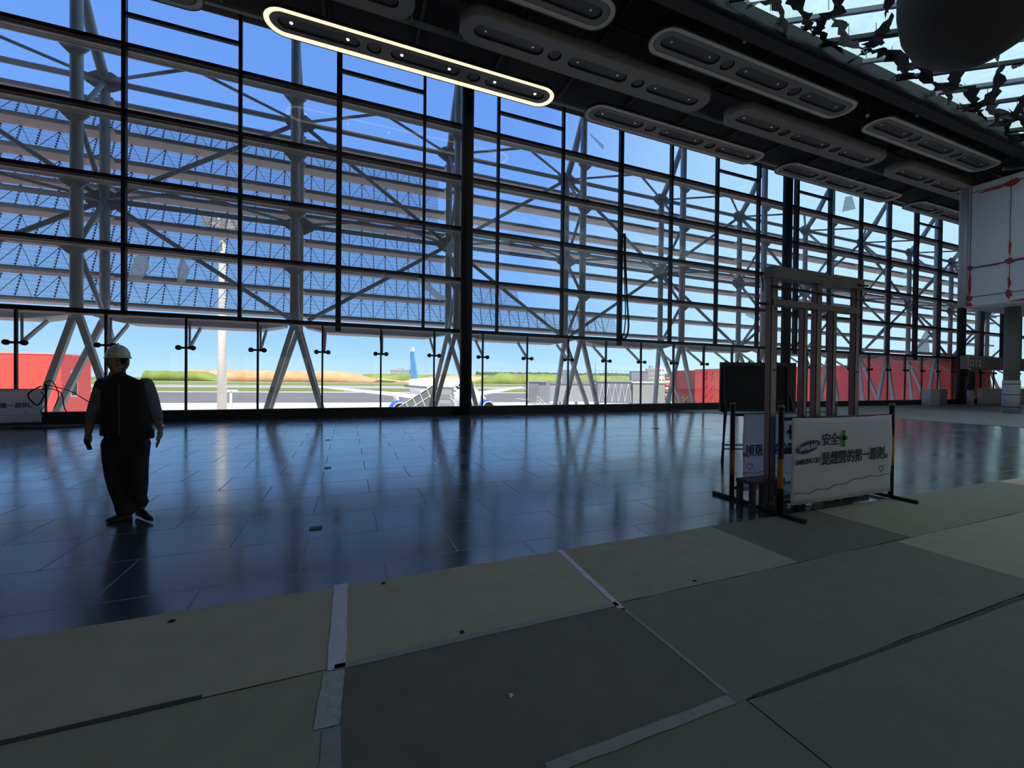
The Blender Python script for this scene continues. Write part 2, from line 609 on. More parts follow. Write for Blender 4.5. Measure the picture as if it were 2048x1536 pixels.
BM = [board_mat('board brown', (0.54, 0.43, 0.32)), board_mat('board dark', (0.22, 0.18, 0.145)),
      board_mat('board mid', (0.44, 0.355, 0.265)), board_mat('board olive', (0.41, 0.35, 0.25)),
      board_mat('board grey', (0.29, 0.245, 0.19))]
boards = [
    # x0, x1, y0, y1, mat, label
    (-5.5, -0.04, 2.235, 3.115, 0, 'brown protective floor board at the left beside the dark tiles'),
    (-0.04, 1.66, 2.235, 3.112, 0, 'brown floor board between the two white tape strips'),
    (1.66, 3.4, 2.235, 3.118, 2, 'brown floor board right of the short white tape strip'),
    (3.4, 4.95, 2.235, 3.12, 1, 'darker floor board in front of the steel stud frame'),
    (4.95, 9.0, 2.235, 3.10, 3, 'olive floor board behind the front banner fence foot'),
    (9.0, 16.0, 1.9, 3.09, 0, 'brown floor board at the right beside the dark tiles'),
    (-5.5, -0.05, 1.36, 2.235, 3, 'olive brown floor board at the lower left of the long tape strip'),
    (-0.05, 1.64, 1.37, 2.235, 1, 'darkest floor board at the bottom middle'),
    (1.64, 4.7, 1.345, 2.235, 4, 'grey green floor board right of the darkest board'),
    (4.7, 9.0, 1.30, 2.235, 0, 'brown floor board on the right side beyond the rough seam'),
    (9.0, 16.0, 0.9, 1.9, 3, 'olive brown floor board far to the right'),
    (-5.5, 0.7, 0.2, 1.36, 4, 'grey floor board in the bottom left corner'),
    (0.7, 1.70, -0.4, 1.365, 4, 'narrow grey floor board cut off by the bottom edge'),
    (1.70, 5.2, -0.4, 1.34, 4, 'grey floor board in the bottom right corner'),
    (5.2, 12.0, -0.4, 1.28, 2, 'brown floor board at the right edge'),
]
for i, (x0, x1, y0, y1, mi, lb) in enumerate(boards):
    bmb = MB()
    g = 0.004
    rs = random.Random(i)
    nx = 14
    pts = [(x0 + g + (x1 - x0 - 2 * g) * k / nx, y0 + g + rs.uniform(-0.004, 0.004), 0.0012) for k in range(nx + 1)]
    pts += [(x1 - g - (x1 - x0 - 2 * g) * k / nx, y1 - g + rs.uniform(-0.006, 0.006), 0.0012) for k in range(nx + 1)]
    bmb.prism(pts, (0, 0, 0.005 + 0.0012 * (i % 3)))
    o = bmb.build('floor_board', BM[mi])
    recentre(o)
    tag(o, lb, 'floor board', 'protective boards on the floor')


def strip(name, pts, w, m, label, z=0.0085, seed=1):
    mb = MB()
    rs = random.Random(seed)
    L, Rr = [], []
    P = [Vector((x, y, 0)) for x, y in pts]
    for a, b in zip(P, P[1:]):
        n = 10
        d = (b - a).normalized()
        s = Vector((d.y, -d.x, 0))
        for k in range(n + (b == P[-1])):
            p = a.lerp(b, k / n)
            L.append(p + s * (w / 2 + rs.uniform(-.003, .003)) + Vector((0, 0, z)))
            Rr.append(p - s * (w / 2 + rs.uniform(-.003, .003)) + Vector((0, 0, z)))
    mb.prism(L + list(reversed(Rr)), (0, 0, 0.0012))
    o = mb.build(name, m)
    recentre(o)
    return tag(o, label, 'tape')


strip('tape_strip', [(-0.03, 3.13), (-0.04, 2.22)], 0.088, TAPE, 'wide white tape strip on the boards left of centre', seed=2)
strip('tape_strip', [(-0.05, 2.21), (-0.07, 1.86)], 0.10, mat('dusty tape', (0.5, 0.47, 0.44), 0.6, noise=0.3, nscale=20, bump=0.4), 'greyed tape piece continuing below the wide white strip', seed=3)
strip('tape_strip', [(-0.05, 1.85), (-0.05, 1.2)], 0.075, TAPED, 'faint brown tape strip running off the bottom edge', seed=4)
strip('tape_strip', [(1.69, 3.12), (1.63, 2.18)], 0.045, TAPE, 'narrow pale tape strip on the boards right of centre', seed=5)
strip('tape_strip', [(1.64, 2.15), (1.65, 1.40)], 0.022, TAPED, 'thin brown tape along the edge of the darkest board', seed=6)
strip('tape_strip', [(-0.05, 2.235), (1.64, 2.235)], 0.045, TAPED, 'brown tape over the seam between the two tape strips', seed=7)
strip('tape_strip', [(-2.6, 2.225), (-0.6, 2.24)], 0.03, mat('dark tape', (0.05, 0.045, 0.04), 0.7, noise=0.2), 'dark tape along the seam on the left boards', seed=8)
strip('tape_strip', [(0.7, 1.365), (1.64, 1.37)], 0.05, TAPED, 'pale grey tape under the darkest board', seed=9)
strip('tape_strip', [(1.75, 1.345), (4.6, 1.32)], 0.02, mat('dark tape', (0.05, 0.045, 0.04)), 'dark ragged seam tape on the right', seed=10)
for (x, y, s, lb) in [(-0.27, 4.41, 0.055, 'small black floor box lid in the tiles nearest the boards'),
                      (-0.28, 7.33, 0.05, 'small black floor box lid in the tiles halfway to the glass'),
                      (-0.41, 10.67, 0.05, 'small black floor box lid in the tiles furthest from the camera'),
                      (8.9, 10.3, 0.1, 'small dark plate on the tiles left of the blackboard')]:
    o = MB().box((x - s, y - s * .9, 0.0008), (x + s, y + s * .9, 0.006)).build('floor_box_lid', BLACK)
    recentre(o)
    tag(o, lb, 'floor box')
for i, (x, y, lb) in enumerate([(-0.95, 3.0, 'crumpled scrap lying on the board edge at the left'), (0.25, 3.04, 'small scrap on the board edge near the wide tape'),
                                (2.35, 2.29, 'small scrap on the seam right of the narrow tape'), (0.62, 2.29, 'tiny brown scrap on the seam between the tapes'),
                                (-1.05, 1.95, 'dark scrap on the left floor boards'), (0.70, 1.75, 'pale speck on the darkest board')]):
    mb = MB()
    rs = random.Random(i + 40)
    mb.rings([[(x + .02 * rs.uniform(.5, 1.4) * math.cos(a) * (1 - t), y + .012 * rs.uniform(.5, 1.4) * math.sin(a) * (1 - t), .008 + t * .014)
               for a in [k * PI / 4 for k in range(8)]] for t in (0, .5, .9)])
    o = mb.build('debris_scrap', RAG if i != 5 else TAPE)
    recentre(o)
    tag(o, lb, 'debris')

# ------------------------------------------------------------------ glass wall
tn = 4
for k in range(-4, 19):
    x = UX(k)
    thick = (k % 4 == 0)
    w = 0.19 if thick else 0.105
    dep = 0.16 if thick else 0.11
    mb = MB().box((x - w / 2, W - 0.06 - dep, 3.44 if not thick else 3.2), (x + w / 2, W - 0.05, 13.95))
    mb.box((x - 0.035, W - 0.05, 3.45), (x + 0.035, W + 0.05, 13.95))
    o = struct('trim_%d' % tn, mb, BLACK)
    tn += 1
for j, z in enumerate(ZT[:5]):
    o = struct('trim_%d' % tn, MB().box((-13.2, W - 0.15, z - (0.07 if j else 0.09)), (57.2, W + 0.04, z + 0.055)), BLACK)
    tn += 1
    led = MB()
    led.box((-13.2, W + 0.04, z - 0.10), (57.2, W + 0.14, z - 0.02))
    led.box((-13.2, W + 0.14, z - 0.05), (57.2, W + 0.42, z - 0.02))
    led.box((-13.2, W + 0.20, z - 0.10), (57.2, W + 0.24, z - 0.05))
    led.box((-13.2, W + 0.36, z - 0.10), (57.2, W + 0.42, z - 0.05))
    led.build('ledge', LEDGE, o)
wn_ = 1
half = {(-2), 0, 2, 6, 8, 12, 14}
for k in range(-4, 18):
    x0, x1 = UX(k) + 0.03, UX(k + 1) - 0.03
    for j in range(5):
        z0, z1 = ZT[j] + 0.055, ZT[j + 1] - 0.07
        struct('window_%d' % wn_, MB().quad([(x0, W, z0), (x1, W, z0), (x1, W, z1), (x0, W, z1)]), M_GLASSU)
        wn_ += 1
    if k in half:
        z = 13.0
        mb = MB().box((x0, W - 0.14, z - 0.06), (x1, W - 0.01, z + 0.05))
        struct('trim_%d' % tn, mb, BLACK)
        tn += 1
for i in range(-4, 30):
    x0, x1 = LX(i) + 0.03, LX(i + 1) - 0.03
    struct('window_%d' % wn_, MB().quad([(x0, W, 0.34), (x1, W, 0.34), (x1, W, 3.42), (x0, W, 3.42)]), M_GLASS)
    wn_ += 1
for i in range(-3, 30):
    x = LX(i)
    struct('trim_%d' % tn, MB().box((x - 0.03, W - 0.05, 0.34), (x + 0.03, W + 0.03, 3.42)), BLACK)
    tn += 1

# glass clamps (spider fittings) on the lower mullions
proto = None
n = 0
for i in range(-2, 29):
    n += 1
    x = LX(i)
    lb = 'black dumbbell glass clamp on the lower glass, %s from the left' % ORD[n]
    if proto is None:
        proto = empty('glass_clamp', (x, W, 2.43), lb, 'glass clamp', 'clamps on the lower glass')
        for s in (-1, 1):
            d = MB()
            d.tube([(s * 0.2, -0.09, 0), (s * 0.2, -0.015, 0)], 0.082, 20)
            d.ell((s * 0.2, -0.09, 0), 0.082, 0.025, 0.082)
            d.build('disc', BLACK, proto)
        MB().bar((-0.2, -0.05, 0), (0.2, -0.05, 0), 0.04, 0.07).build('bar', BLACK, proto)
        MB().tube([(0.06, 0.12, 0.0), (0.06, 0.12, 0.90)], 0.035, 8).build('hanger_rod', TUBE, proto)
        MB().bar((0.06, 0.10, 0.0), (0.06, 1.25, 0.80), 0.07, 0.10).build('strut', LEGP, proto)
    else:
        c = dup(proto)
        c.location = (x, W, 2.43)
        c['label'] = lb

# round interior columns
for i, (x, lb) in enumerate([(4.5, 'tall black round column nearest the camera, against the glass'),
                             (23.5, 'tall black round column behind the steel stud frame'),
                             (42.6, 'black round column at the gate sign')]):
    t = empty('round_column', (x, 16.45, 0), lb, 'column', 'black columns along the glass')
    MB().tube([(0, 0, 0.0), (0, 0, 13.94)], 0.245, 32).build('shaft', BLACKM, t)
    MB().lathe([(0.34, 0.0), (0.34, 0.015), (0.26, 0.03)], n=32).build('base_ring', DARKGREY, t)

# ------------------------------------------------------------------ exterior steel: masts, diagonals, blades
MX = lambda i: -1.86 + 6.27 * i
YI, YO = 17.68, 19.36
nm = 0
mastproto = {}
for i in range(-1, 10):
    nm += 1
    x = MX(i)
    lb = 'grey twin tube steel mast outside the glass, %s from the left' % ORD[nm]
    up = (i % 2 == 0)
    if up in mastproto:
        c = dup(mastproto[up])
        c.location = (x, YI, -4.2)
        c['label'] = lb
        continue
    t = empty('facade_mast', (x, YI, -4.2), lb, 'steel mast', 'masts outside the glass wall')
    B = 4.2
    dy = YO - YI
    MB().tube([(0, 0, B + 3.3), (0, 0, B + 14.6)], 0.16, 16).build('inner_tube', TUBE, t)
    MB().tube([(0, dy, B + 3.3), (0, dy, B + 12.05)], 0.145, 16).build('outer_tube', TUBE, t)
    MB().tube([(0, dy, B + 12.05), (0, dy * .55, B + 13.0), (0, 0.05, B + 14.5)], [0.15, 0.17, 0.12], 12).build('top_strut', TUBE, t)
    lace = [(dy, 12.03), (0, 9.9), (dy, 7.78), (0, 5.65), (dy, 3.6)]
    for (ya, za), (yb, zb) in zip(lace, lace[1:]):
        MB().tube([(0, ya, B + za), (0, yb, B + zb)], 0.075, 10).build('brace', TUBE, t)
    for z in (12.03, 7.78):
        for s in (-1, 1):
            MB().tube([(0, dy, B + z), (s * 3.1, -0.25, B + z)], 0.055, 8).build('plan_brace', TUBE, t)
        r = 0.5
        MB().prism([(r * math.cos(a) * (1.15 if abs(math.cos(a)) > .7 else 1), dy - 0.02, B + z + r * 0.75 * math.sin(a)) for a in [PI / 8 + k * PI / 4 for k in range(8)]], (0, 0.05, 0)).build('node_plate', TUBE, t)
    for z in ZT[1:5]:
        MB().prism([(-0.38, -0.16, B + z - 0.08), (0.38, -0.16, B + z - 0.08), (0.16, -0.14, B + z - 0.30), (-0.16, -0.14, B + z - 0.30)], (0, 0.07, 0)).build('bracket', TUBE, t)
    for q in range(8):
        z = 4.15 + 1.06 * q
        MB().prism([(-0.22, dy, B + z - .12), (0.22, dy, B + z - .12), (0.12, dy + .5, B + z - .12), (-0.12, dy + .5, B + z - .12)], (0, 0, 0.05)).build('blade_arm', TUBE, t)
    for y in (0, dy):
        for s in (-1, 1):
            MB().bar((s * 0.06, y, B + 3.4), (s * 1.13, y * 0.45 + 0.0, B - 0.5), 0.17, 0.17, (0, 1, 0)).build('leg', LEGP, t)
    for s in (-1, 1):
        MB().bar((s * 1.13, dy * .22, B - 0.42), (s * 1.13, dy * .22, 0.0), 0.26, 0.9, (0, 1, 0)).build('footing', LEGP, t)
    mastproto[up] = t

k = 0
for i in range(-2, 9):
    ev, od = (i, i + 1) if i % 2 == 0 else (i + 1, i)
    for (za, zb) in ((12.03, 7.78), (3.65, 7.78)):
        k += 1
        a, b = Vector((MX(ev), YO, za)), Vector((MX(od), YO, zb))
        d = (b - a).normalized()
        o = MB().tube([a + d * .4, b - d * .4], 0.085, 12).build('diagonal_brace', TUBE)
        recentre(o)
        nm_ = 'upper' if za > 5 else 'lower'
        tag(o, 'grey diagonal tube outside the glass, %s one in the %s bay from the left' % (nm_, ORD[i + 3]), 'steel brace', 'diagonals between the masts')
for z, lb in ((12.03, 'upper'), (7.78, 'lower')):
    o = MB().tube([(-22, YO, z), (56, YO, z)], 0.10, 12).build('horizontal_tube', TUBE)
    recentre(o)
    tag(o, '%s long horizontal grey tube joining the masts outside' % lb, 'steel tube')
for q in range(8):
    z = 4.15 + 1.06 * q
    t = empty('sunshade_blade', (17, 19.8, z), 'long horizontal sunshade blade outside, %s from the bottom' % ORD[q + 1] if q < 7 else 'long horizontal sunshade blade outside, topmost and widest', 'sunshade blade', 'sunshade blades')
    MB().tube([(-40, 0, -0.02), (40, 0, -0.02)], 0.085, 12).build('front_tube', TUBE, t)
    d = 0.72 if q < 7 else 0.9
    MB().box((-40, 0.02, -0.09), (40, d, -0.03)).build('panel', BLADE, t)

# perforated screen bays between the blades
xe = [14.6, 8.4, 4.4, 4.1, 4.1, 4.1, 4.1]
for q in range(7):
    z0, z1 = 4.15 + 1.06 * q + 0.0, 4.15 + 1.06 * (q + 1) - 0.1
    t = empty('perforated_screen', (-4, 20.3, z0), 'blue grey perforated screen row with zigzag bracing, %s from the bottom' % ORD[q + 1], 'perforated screen', 'perforated screens between the blades')
    x0, x1 = -22 + 4, xe[q] + 4
    ht = z1 - z0
    MB().quad([(x0, -.18, 0), (x1, -.18, 0), (x1, .2, ht), (x0, .2, ht)]).build('sheet', PERF, t)
    zz = MB()
    sp = MB()
    PH = 0.5225
    x = -10.91 + 4 - PH * 10
    kk = 0
    while x + PH < x1:
        ya, yb = ((.12, ht), (-.26, 0)) if kk % 2 == 0 else ((-.26, 0), (.12, ht))
        zz.tube([(x, *ya), (x + PH, *yb)], 0.010, 4)
        sp.bar((x, -.21, 0.0), (x, .17, ht), 0.014, 0.014, (0, 1, 0))
        for h in range(8):
            q_ = (h + .5) / 8
            sp.box((x - .026, -.25 + .38 * q_, q_ * ht - .02), (x + .026, -.2 + .38 * q_, q_ * ht + .02))
        x += PH
        kk += 1
    zz.build('zigzag_bracing', mat('dark blue steel', (0.10, 0.15, 0.26), 0.5), t)
    o = sp.build('spacer_rail', mat('dark violet spacer', (0.15, 0.17, 0.28), 0.6), t)

# soffit girders under the lower transom
ng = 0
for i in range(-2, 9):
    ng += 1
    x0, x1 = MX(i), MX(i + 1)
    mb = MB()
    sec = []
    for x, s in ((x0 + .35, .35), (x0 + 1.2, 1), (x1 - 1.2, 1), (x1 - .35, .35)):
        yc = 18.25
        wy = 0.75 * (0.6 + 0.4 * s)
        sec.append([(x, yc - wy, 3.52), (x, yc + wy, 3.52), (x, yc + wy * .7, 3.52 - .28 * s), (x, yc - wy * .7, 3.52 - .28 * s)])
    mb.rings(sec, smooth=False)
    o = mb.build('soffit_girder', SOFF)
    recentre(o)
    tag(o, 'pale grey tapered girder above the lower glass outside, %s from the left' % ORD[ng], 'girder', 'girders between the masts')

# torn film scraps stuck on the outside of the upper glass
for i, (x, z, pts, lb) in enumerate([
    (-6.6, 4.5, [(0, 0), (.35, .12), (.55, .5), (.5, 1.0), (.2, .85), (.05, .4)], 'pale torn film hanging on the glass above the worker'),
    (-5.3, 4.6, [(0, 0), (.22, .05), (.35, .45), (.15, .9), (0, .5)], 'small torn film piece on the glass right of the mast'),
    (2.6, 4.7, [(0, 1.0), (1.25, .1), (.9, 0), (.2, .55)], 'torn triangular film on the glass left of the nearest column'),
    (10.6, 12.6, [(0, .65), (.85, .2), (.8, 0), (.1, .5)], 'triangular torn film high on the glass'),
    (21.0, 5.1, [(0, .2), (.8, .7), (.7, 0)], 'torn film flap on the glass left of the second column'),
    (37.9, 3.8, [(0, 0), (2.0, 0), (1.7, 2.0), (1.2, 1.4)], 'large torn film sheet low on the far glass'),
    (29.5, 12.5, [(0, 0), (1.4, .4), (1.0, 1.2), (.3, 1.0)], 'torn film high on the glass right of the second column')]):
    mb = MB().prism([(x + a, W + 0.03, z + b) for a, b in pts], (0, 0.008, 0))
    o = mb.build('film_scrap', M_FILM)
    recentre(o)
    tag(o, lb, 'torn film')

# cables
def cable(name, pts, r, label, m=BLACK, cat='cable'):
    P = [Vector(p) for p in pts]
    out_ = []
    for i in range(len(P) - 1):
        p0, p1, p2, p3 = P[max(i - 1, 0)], P[i], P[i + 1], P[min(i + 2, len(P) - 1)]
        for s in range(8):
            t = s / 8
            out_.append(0.5 * ((2 * p1) + (-p0 + p2) * t + (2 * p0 - 5 * p1 + 4 * p2 - p3) * t * t + (-p0 + 3 * p1 - 3 * p2 + p3) * t ** 3))
    out_.append(P[-1])
    o = MB().tube(out_, r, 8).build(name, m)
    recentre(o)
    return tag(o, label, cat)


cable('hanging_cable', [(12.47, 16.75, 8.6), (12.5, 16.72, 7.2), (12.62, 16.72, 5.4), (12.72, 16.72, 4.2), (12.62, 16.72, 3.65), (12.42, 16.74, 3.52), (12.36, 16.76, 3.7)], 0.045, 'thick black cable looping down beside the wide mullion')
cable('hanging_cable', [(12.40, 16.75, 8.6), (12.44, 16.70, 6.5), (12.52, 16.70, 4.6), (12.44, 16.7, 3.75), (12.38, 16.74, 3.72)], 0.03, 'thinner black cable loop inside the thick one')
cable('hanging_cable', [(24.92, 16.80, 9.5), (24.9, 16.80, 7.0), (25.1, 16.78, 5.2), (25.2, 16.78, 4.2), (24.8, 16.80, 3.55), (24.6, 16.83, 3.5)], 0.03, 'black cable sagging right of the second column')
cable('hanging_cable', [(18.65, 16.9, 7.7), (18.66, 16.88, 7.3), (18.62, 16.88, 7.1), (18.70, 16.88, 6.85)], 0.03, 'short black cable end hanging from a transom, left of the second column')
cable('hanging_cable', [(22.0, 16.9, 7.7), (22.1, 16.88, 7.2), (22.15, 16.88, 6.7)], 0.035, 'short black cord on the transom beside the second column')

# ------------------------------------------------------------------ ceiling fittings
def luminaire(cx, cy, kind, label):
    t = empty('ceiling_luminaire', (cx, cy, 12.43), label, 'ceiling light', 'pill shaped ceiling lights')
    hl, r = 4.35, 0.60
    H = 0.34 if kind == 'B' else 0.15
    wells = [stadium(0.95, 0.24, c, 0) for c in (-3.35, 0.0, 3.35)] + [stadium(0.0001, 0.24, c, 0, 10) for c in (-1.72, 1.72)]
    if kind == 'B':
        MB().plate(stadium(hl, r, n=18), wells, 0, 0.05).build('face', LUM, t)
        sh = MB()
        sh.rings([[(x, y, z) for x, y in stadium(hl, rr, n=18)] for rr, z in ((r, 0.0), (r + .05, .05), (r + .05, H), (r - .1, H + .05))], cap=False)
        sh.quad([(hl, -r, H + .05), (hl, r, H + .05), (-hl, r, H + .05), (-hl, -r, H + .05)])
        sh.build('shell', LUM, t)
    else:
        ring_o, ring_i = 0.57, 0.425
        MB().plate(stadium(hl, 0.40, n=18), wells, 0.01, 0.05).build('face', LUM, t)
        MB().plate(stadium(hl, ring_o, n=18), [stadium(hl, ring_i, n=18)], 0.0, 0.045).build('rim_light', LIT if kind == 'L' else LUMRIM, t)
        sh = MB()
        sh.plate(stadium(hl, r, n=18), [stadium(hl, ring_o + .002, n=18)], -0.01, 0.06)
        sh.rings([[(x, y, z) for x, y in stadium(hl, rr, n=18)] for rr, z in ((r, 0.06), (r, H - .05), (r - .1, H))], cap=False)
        sh.quad([(hl, -r + .1, H), (hl, r - .1, H), (-hl, r - .1, H), (-hl, -r + .1, H)])
        sh.build('shell', DARKGREY, t)
        MB().plate(stadium(hl, 0.423, n=18), [stadium(hl, 0.402, n=18)], 0.03, 0.05).build('inner_groove', BLACKM, t)
    for c in (-3.35, 0.0, 3.35):
        w = MB()
        w.rings([[(x, y, z) for x, y in stadium(0.95, 0.24, c, 0)] for z in (0.03, 0.20)], cap=False)
        w.rings([[(x, y, z) for x, y in stadium(0.95, 0.20, c, 0)] for z in (0.06, 0.12)])
        wo = w.build('speaker_well', LUMWELL, t)
        for s in (-0.82, 0.82):
            MB().lathe([(0.03, 0.045), (0.045, 0.052), (0.05, 0.07)], (c + s, 0, 0), 12).build('spot', SPOTLIT if kind == 'L' else SPOT, wo)
    for c in (-1.72, 1.72):
        w = MB()
        w.rings([[(x, y, z) for x, y in stadium(0.0001, 0.24, c, 0, 10)] for z in (0.03, 0.20)], cap=False)
        w.lathe([(0.19, 0.05), (0.20, 0.10)], (c, 0, 0), 20)
        w.build('round_well', LUMWELL, t)
    for s in (-3, 0, 3):
        MB().tube([(s, 0, H), (s, 0, 1.5)], 0.012, 6).build('hanger', DARKGREY, t)
    return t


lums = [('L', 2.49, 14.67, 'lit pill-shaped ceiling light glowing warm along its rim'),
        ('A', -8.9, 14.67, 'unlit pill-shaped ceiling light cut off at the top left edge'),
        ('A', 13.9, 14.67, 'unlit rimmed ceiling light just right of the lit one, nearest the glass'),
        ('A', 25.28, 14.67, 'unlit rimmed ceiling light above the second black column'),
        ('A', 36.7, 14.67, 'furthest rimmed ceiling light next to the glass'),
        ('B', -3.2, 12.65, 'rimless grey ceiling light cut off at the top edge above the lit one'),
        ('B', 8.18, 12.65, 'rimless grey ceiling light in the middle row right behind the lit one'),
        ('B', 19.5, 12.65, 'rimless grey ceiling light in the middle of the middle row'),
        ('B', 30.9, 12.65, 'rimless grey ceiling light touching the white box at the right'),
        ('A', 2.5, 10.75, 'rimmed ceiling light cut off at the top edge, row by the skylight'),
        ('A', 13.9, 10.75, 'rimmed ceiling light in the row beside the skylight, middle one'),
        ('A', 25.28, 10.75, 'rimmed ceiling light in the row beside the skylight, furthest one')]
for kd, x, y, lb in lums:
    luminaire(x, y, kd, lb)

# cable trays and rails
for i, (y, z, w, m, lb) in enumerate([(14.0, 13.1, 0.16, RAIL, 'grey cable tray with pale clips behind the row of lights at the glass'),
                                      (11.8, 13.3, 0.12, DARKGREY, 'thin dark rail between the middle and rear light rows'),
                                      (16.2, 13.5, 0.14, RAIL, 'pale rail along the top of the glass'),
                                      (13.2, 13.55, 0.3, DARKGREY, 'wide dark duct above the middle row of lights'),
                                      (10.2, 13.1, 0.12, DARKGREY, 'dark rail next to the skylight edge')]):
    t = empty('cable_tray', (20, y, z), lb, 'cable tray')
    MB().box((-34, -w / 2, 0), (32, w / 2, 0.10)).build('tray', m, t)
    if i == 0:
        for k in range(24):
            MB().box((-27.6 + k * 1.58, -0.085, -0.03), (-27.6 + k * 1.58 + 0.03, -0.08, 0.22)).build('clip', mat('pale clip', (0.7, 0.7, 0.68)), t)
for k in range(16):
    x = -7 + k * 3.1
    o = MB().bar((x, 9.9, 13.86), (x + 0.0, 16.6, 13.86), 0.09, 0.14).build('cross_beam', DARKGREY)
    recentre(o)
    tag(o, 'dark cross beam under the ceiling, %s from the left' % ORD[k + 1], 'ceiling beam', 'cross beams under the ceiling')
for i, (x, y, lb) in enumerate([(10.3, 10.9, 'small ceiling spot right of the rear light row start'), (12.2, 10.1, 'small ceiling spot beside the skylight edge'), (20.4, 10.9, 'small ceiling spot between the two right rear lights'),
                                (22.3, 10.1, 'small ceiling spot nearest the skylight on the right')]):
    t = empty('ceiling_spot', (x, y, 12.75), lb, 'spotlight')
    MB().tube([(0, 0, 0.1), (0, 0, 0.75)], 0.02, 8).build('stem', DARKGREY, t)
    MB().lathe([(0.05, 0.0), (0.06, 0.02), (0.06, 0.12)], n=14).build('lamp', mat('pale clip', (0.7, 0.7, 0.68)), t)

# ------------------------------------------------------------------ skylight
for a in range(10):
    for b in range(5):  # rear rows, out of view, added for more light from above
        x0 = 8.0 + a * 2.4
        y0 = 6.48 - b * 2.96
        struct('window_%d' % wn_, MB().quad([(x0, y0, 13.25), (x0 + 2.4, y0, 13.25), (x0 + 2.4, y0 + 2.96, 13.25), (x0, y0 + 2.96, 13.25)]), M_SKYL)
        wn_ += 1
struct('trim_%d' % tn, MB().bar((8.0, 6.47, 13.3), (32, 6.47, 13.3), 0.07, 0.1), BLACKM)
tn += 1
nb = 0
for a in range(13):
    nb += 1
    x = 8.5 + a * 2.15
    y0, y1 = 9.35, 3.6
    dx = (y0 - y1) * (1.6 - 0.045 * a)
    p, q = Vector((x, y0, 13.0)), Vector((min(x + dx, 32.5), y1 if x + dx < 32.5 else y0 - (32.5 - x) / (1.6 - 0.045 * a), 13.0))
    o = MB().bar(p, q, 0.10 if a % 3 else 0.2, 0.14).build('skylight_rafter', DARKGREY if a % 2 else GREYP)
    recentre(o)
    tag(o, 'slanting rafter under the skylight, %s from its near end' % ORD[nb], 'rafter', 'rafters under the skylight')
# torn netting caught under the skylight
rs = random.Random(11)
nrag = 0
spots = [(9.6 + k * .8, 9.05 - .35 * (k % 3), 1.3 + .03 * k) for k in range(25)] + [(12.8, 7.6, 1.0), (14.6, 7.2, .8), (20.2, 7.6, 1.3), (22.6, 7.1, 1.4), (25.4, 7.6, 1.5), (28.0, 7.4, 1.6)]
for x, y, s_ in spots:
    nrag += 1
    mb = MB()
    ang = rs.uniform(-.55, .25) if nrag % 3 else rs.uniform(.6, 1.2)
    n_ = 16
    ln = s_ * rs.uniform(.8, 1.5)
    lo_, hi_ = [], []
    for k in range(n_ + 1):
        u = (k / n_ - .5) * ln * 1.5
        cw = .16 * s_ * math.sin(PI * (k + .5) / (n_ + 1))
        bend = .12 * math.sin(u * 3 + nrag)
        a_ = -cw * rs.uniform(.3, 1.6) + bend
        b_ = cw * rs.uniform(.2, 2.2 if k % 4 == 0 else 1.0) + bend
        ca, sa = math.cos(ang), math.sin(ang)
        zz_ = 12.8 + .2 * math.sin(u * 2.3 + nrag * 2)
        lo_.append((x + u * ca - a_ * sa, y + (u * sa + a_ * ca) * .8, zz_ - .14 * rs.random()))
        hi_.append((x + u * ca - b_ * sa, y + (u * sa + b_ * ca) * .8, zz_ + .10 * rs.random()))
    for k in range(n_):
        q4 = [lo_[k], lo_[k + 1], hi_[k + 1], hi_[k]]
        mb.quad(q4)
        mb.quad([(p_[0], p_[1], p_[2] + .02) for p_ in reversed(q4)])
    mb.tube([(x, y, 12.86), (x, y, 13.25)], .01, 5)
    o = mb.build('torn_netting', RAG if nrag % 4 else RAGG)
    recentre(o)
    tag(o, 'ragged dark netting scrap caught under the skylight, %s counted from the near end' % ORD[nrag], 'torn netting', 'torn netting under the skylight')
# dark wrapped pendant
pend = MB()
pr_ = [(0.03, 0.0), (0.4, 0.16), (0.8, 0.42), (1.08, 0.75), (1.25, 1.15), (1.33, 1.7), (1.35, 4.6)]
pend.lathe(pr_, (0, 0, 0), 40)
o = pend.build('wrapped_pendant', mat('dark wrapping cloth', (0.032, 0.03, 0.028), 0.9, noise=0.15, nscale=30, bump=0.3))
o.location = (12.75, 4.75, 8.45)
tag(o, 'huge dark wrapped bulb hanging at the top right corner', 'wrapped pendant')

# ------------------------------------------------------------------ white box volume, its column, gate sign
t = empty('white_cabin', (31.0, 12.0, 5.65), 'white panelled overhead cabin with red sealed joints at the right', 'overhead cabin')
body = MB()
prof = []
for k in range(7):
    a = PI / 2 * k / 6
    prof.append((0.3 - 0.3 * math.sin(a) if False else 0.3 * (1 - math.sin(a)), 0.3 * math.cos(a) - 0.3))
sec = [(x, y) for x, y in prof]            # rounded corner from (0.3,0) to (0,-0.3)
poly = [(8, 0.0)] + sec + [(0, -9.0), (8, -9.0)]
body.prism([(x, y, 0) for x, y in poly], (0, 0, 6.4))
body.build('body', WALLP, t)
fr = MB()
fr.box((0.1, -9, -0.08), (8, -0.15, 0.02))
fr.build('base_board', WALLP, t)
seam = MB()
for z in (0.5, 2.05, 6.05):
    seam.bar((-0.006, -0.35, z), (-0.006, -9, z), 0.03, 0.035 if z != 2.05 else 0.07)
for y, z0, z1 in ((-0.32, 0, 6.4), (-1.75, 0.2, 6.3), (-3.6, 0.2, 6.3), (-5.4, 0.2, 6.3)):
    seam.bar((-0.006, y, z0), (-0.006, y, z1), 0.02, 0.02)
seam.build('seam', mat('grey seam', (0.08, 0.08, 0.08)), t)
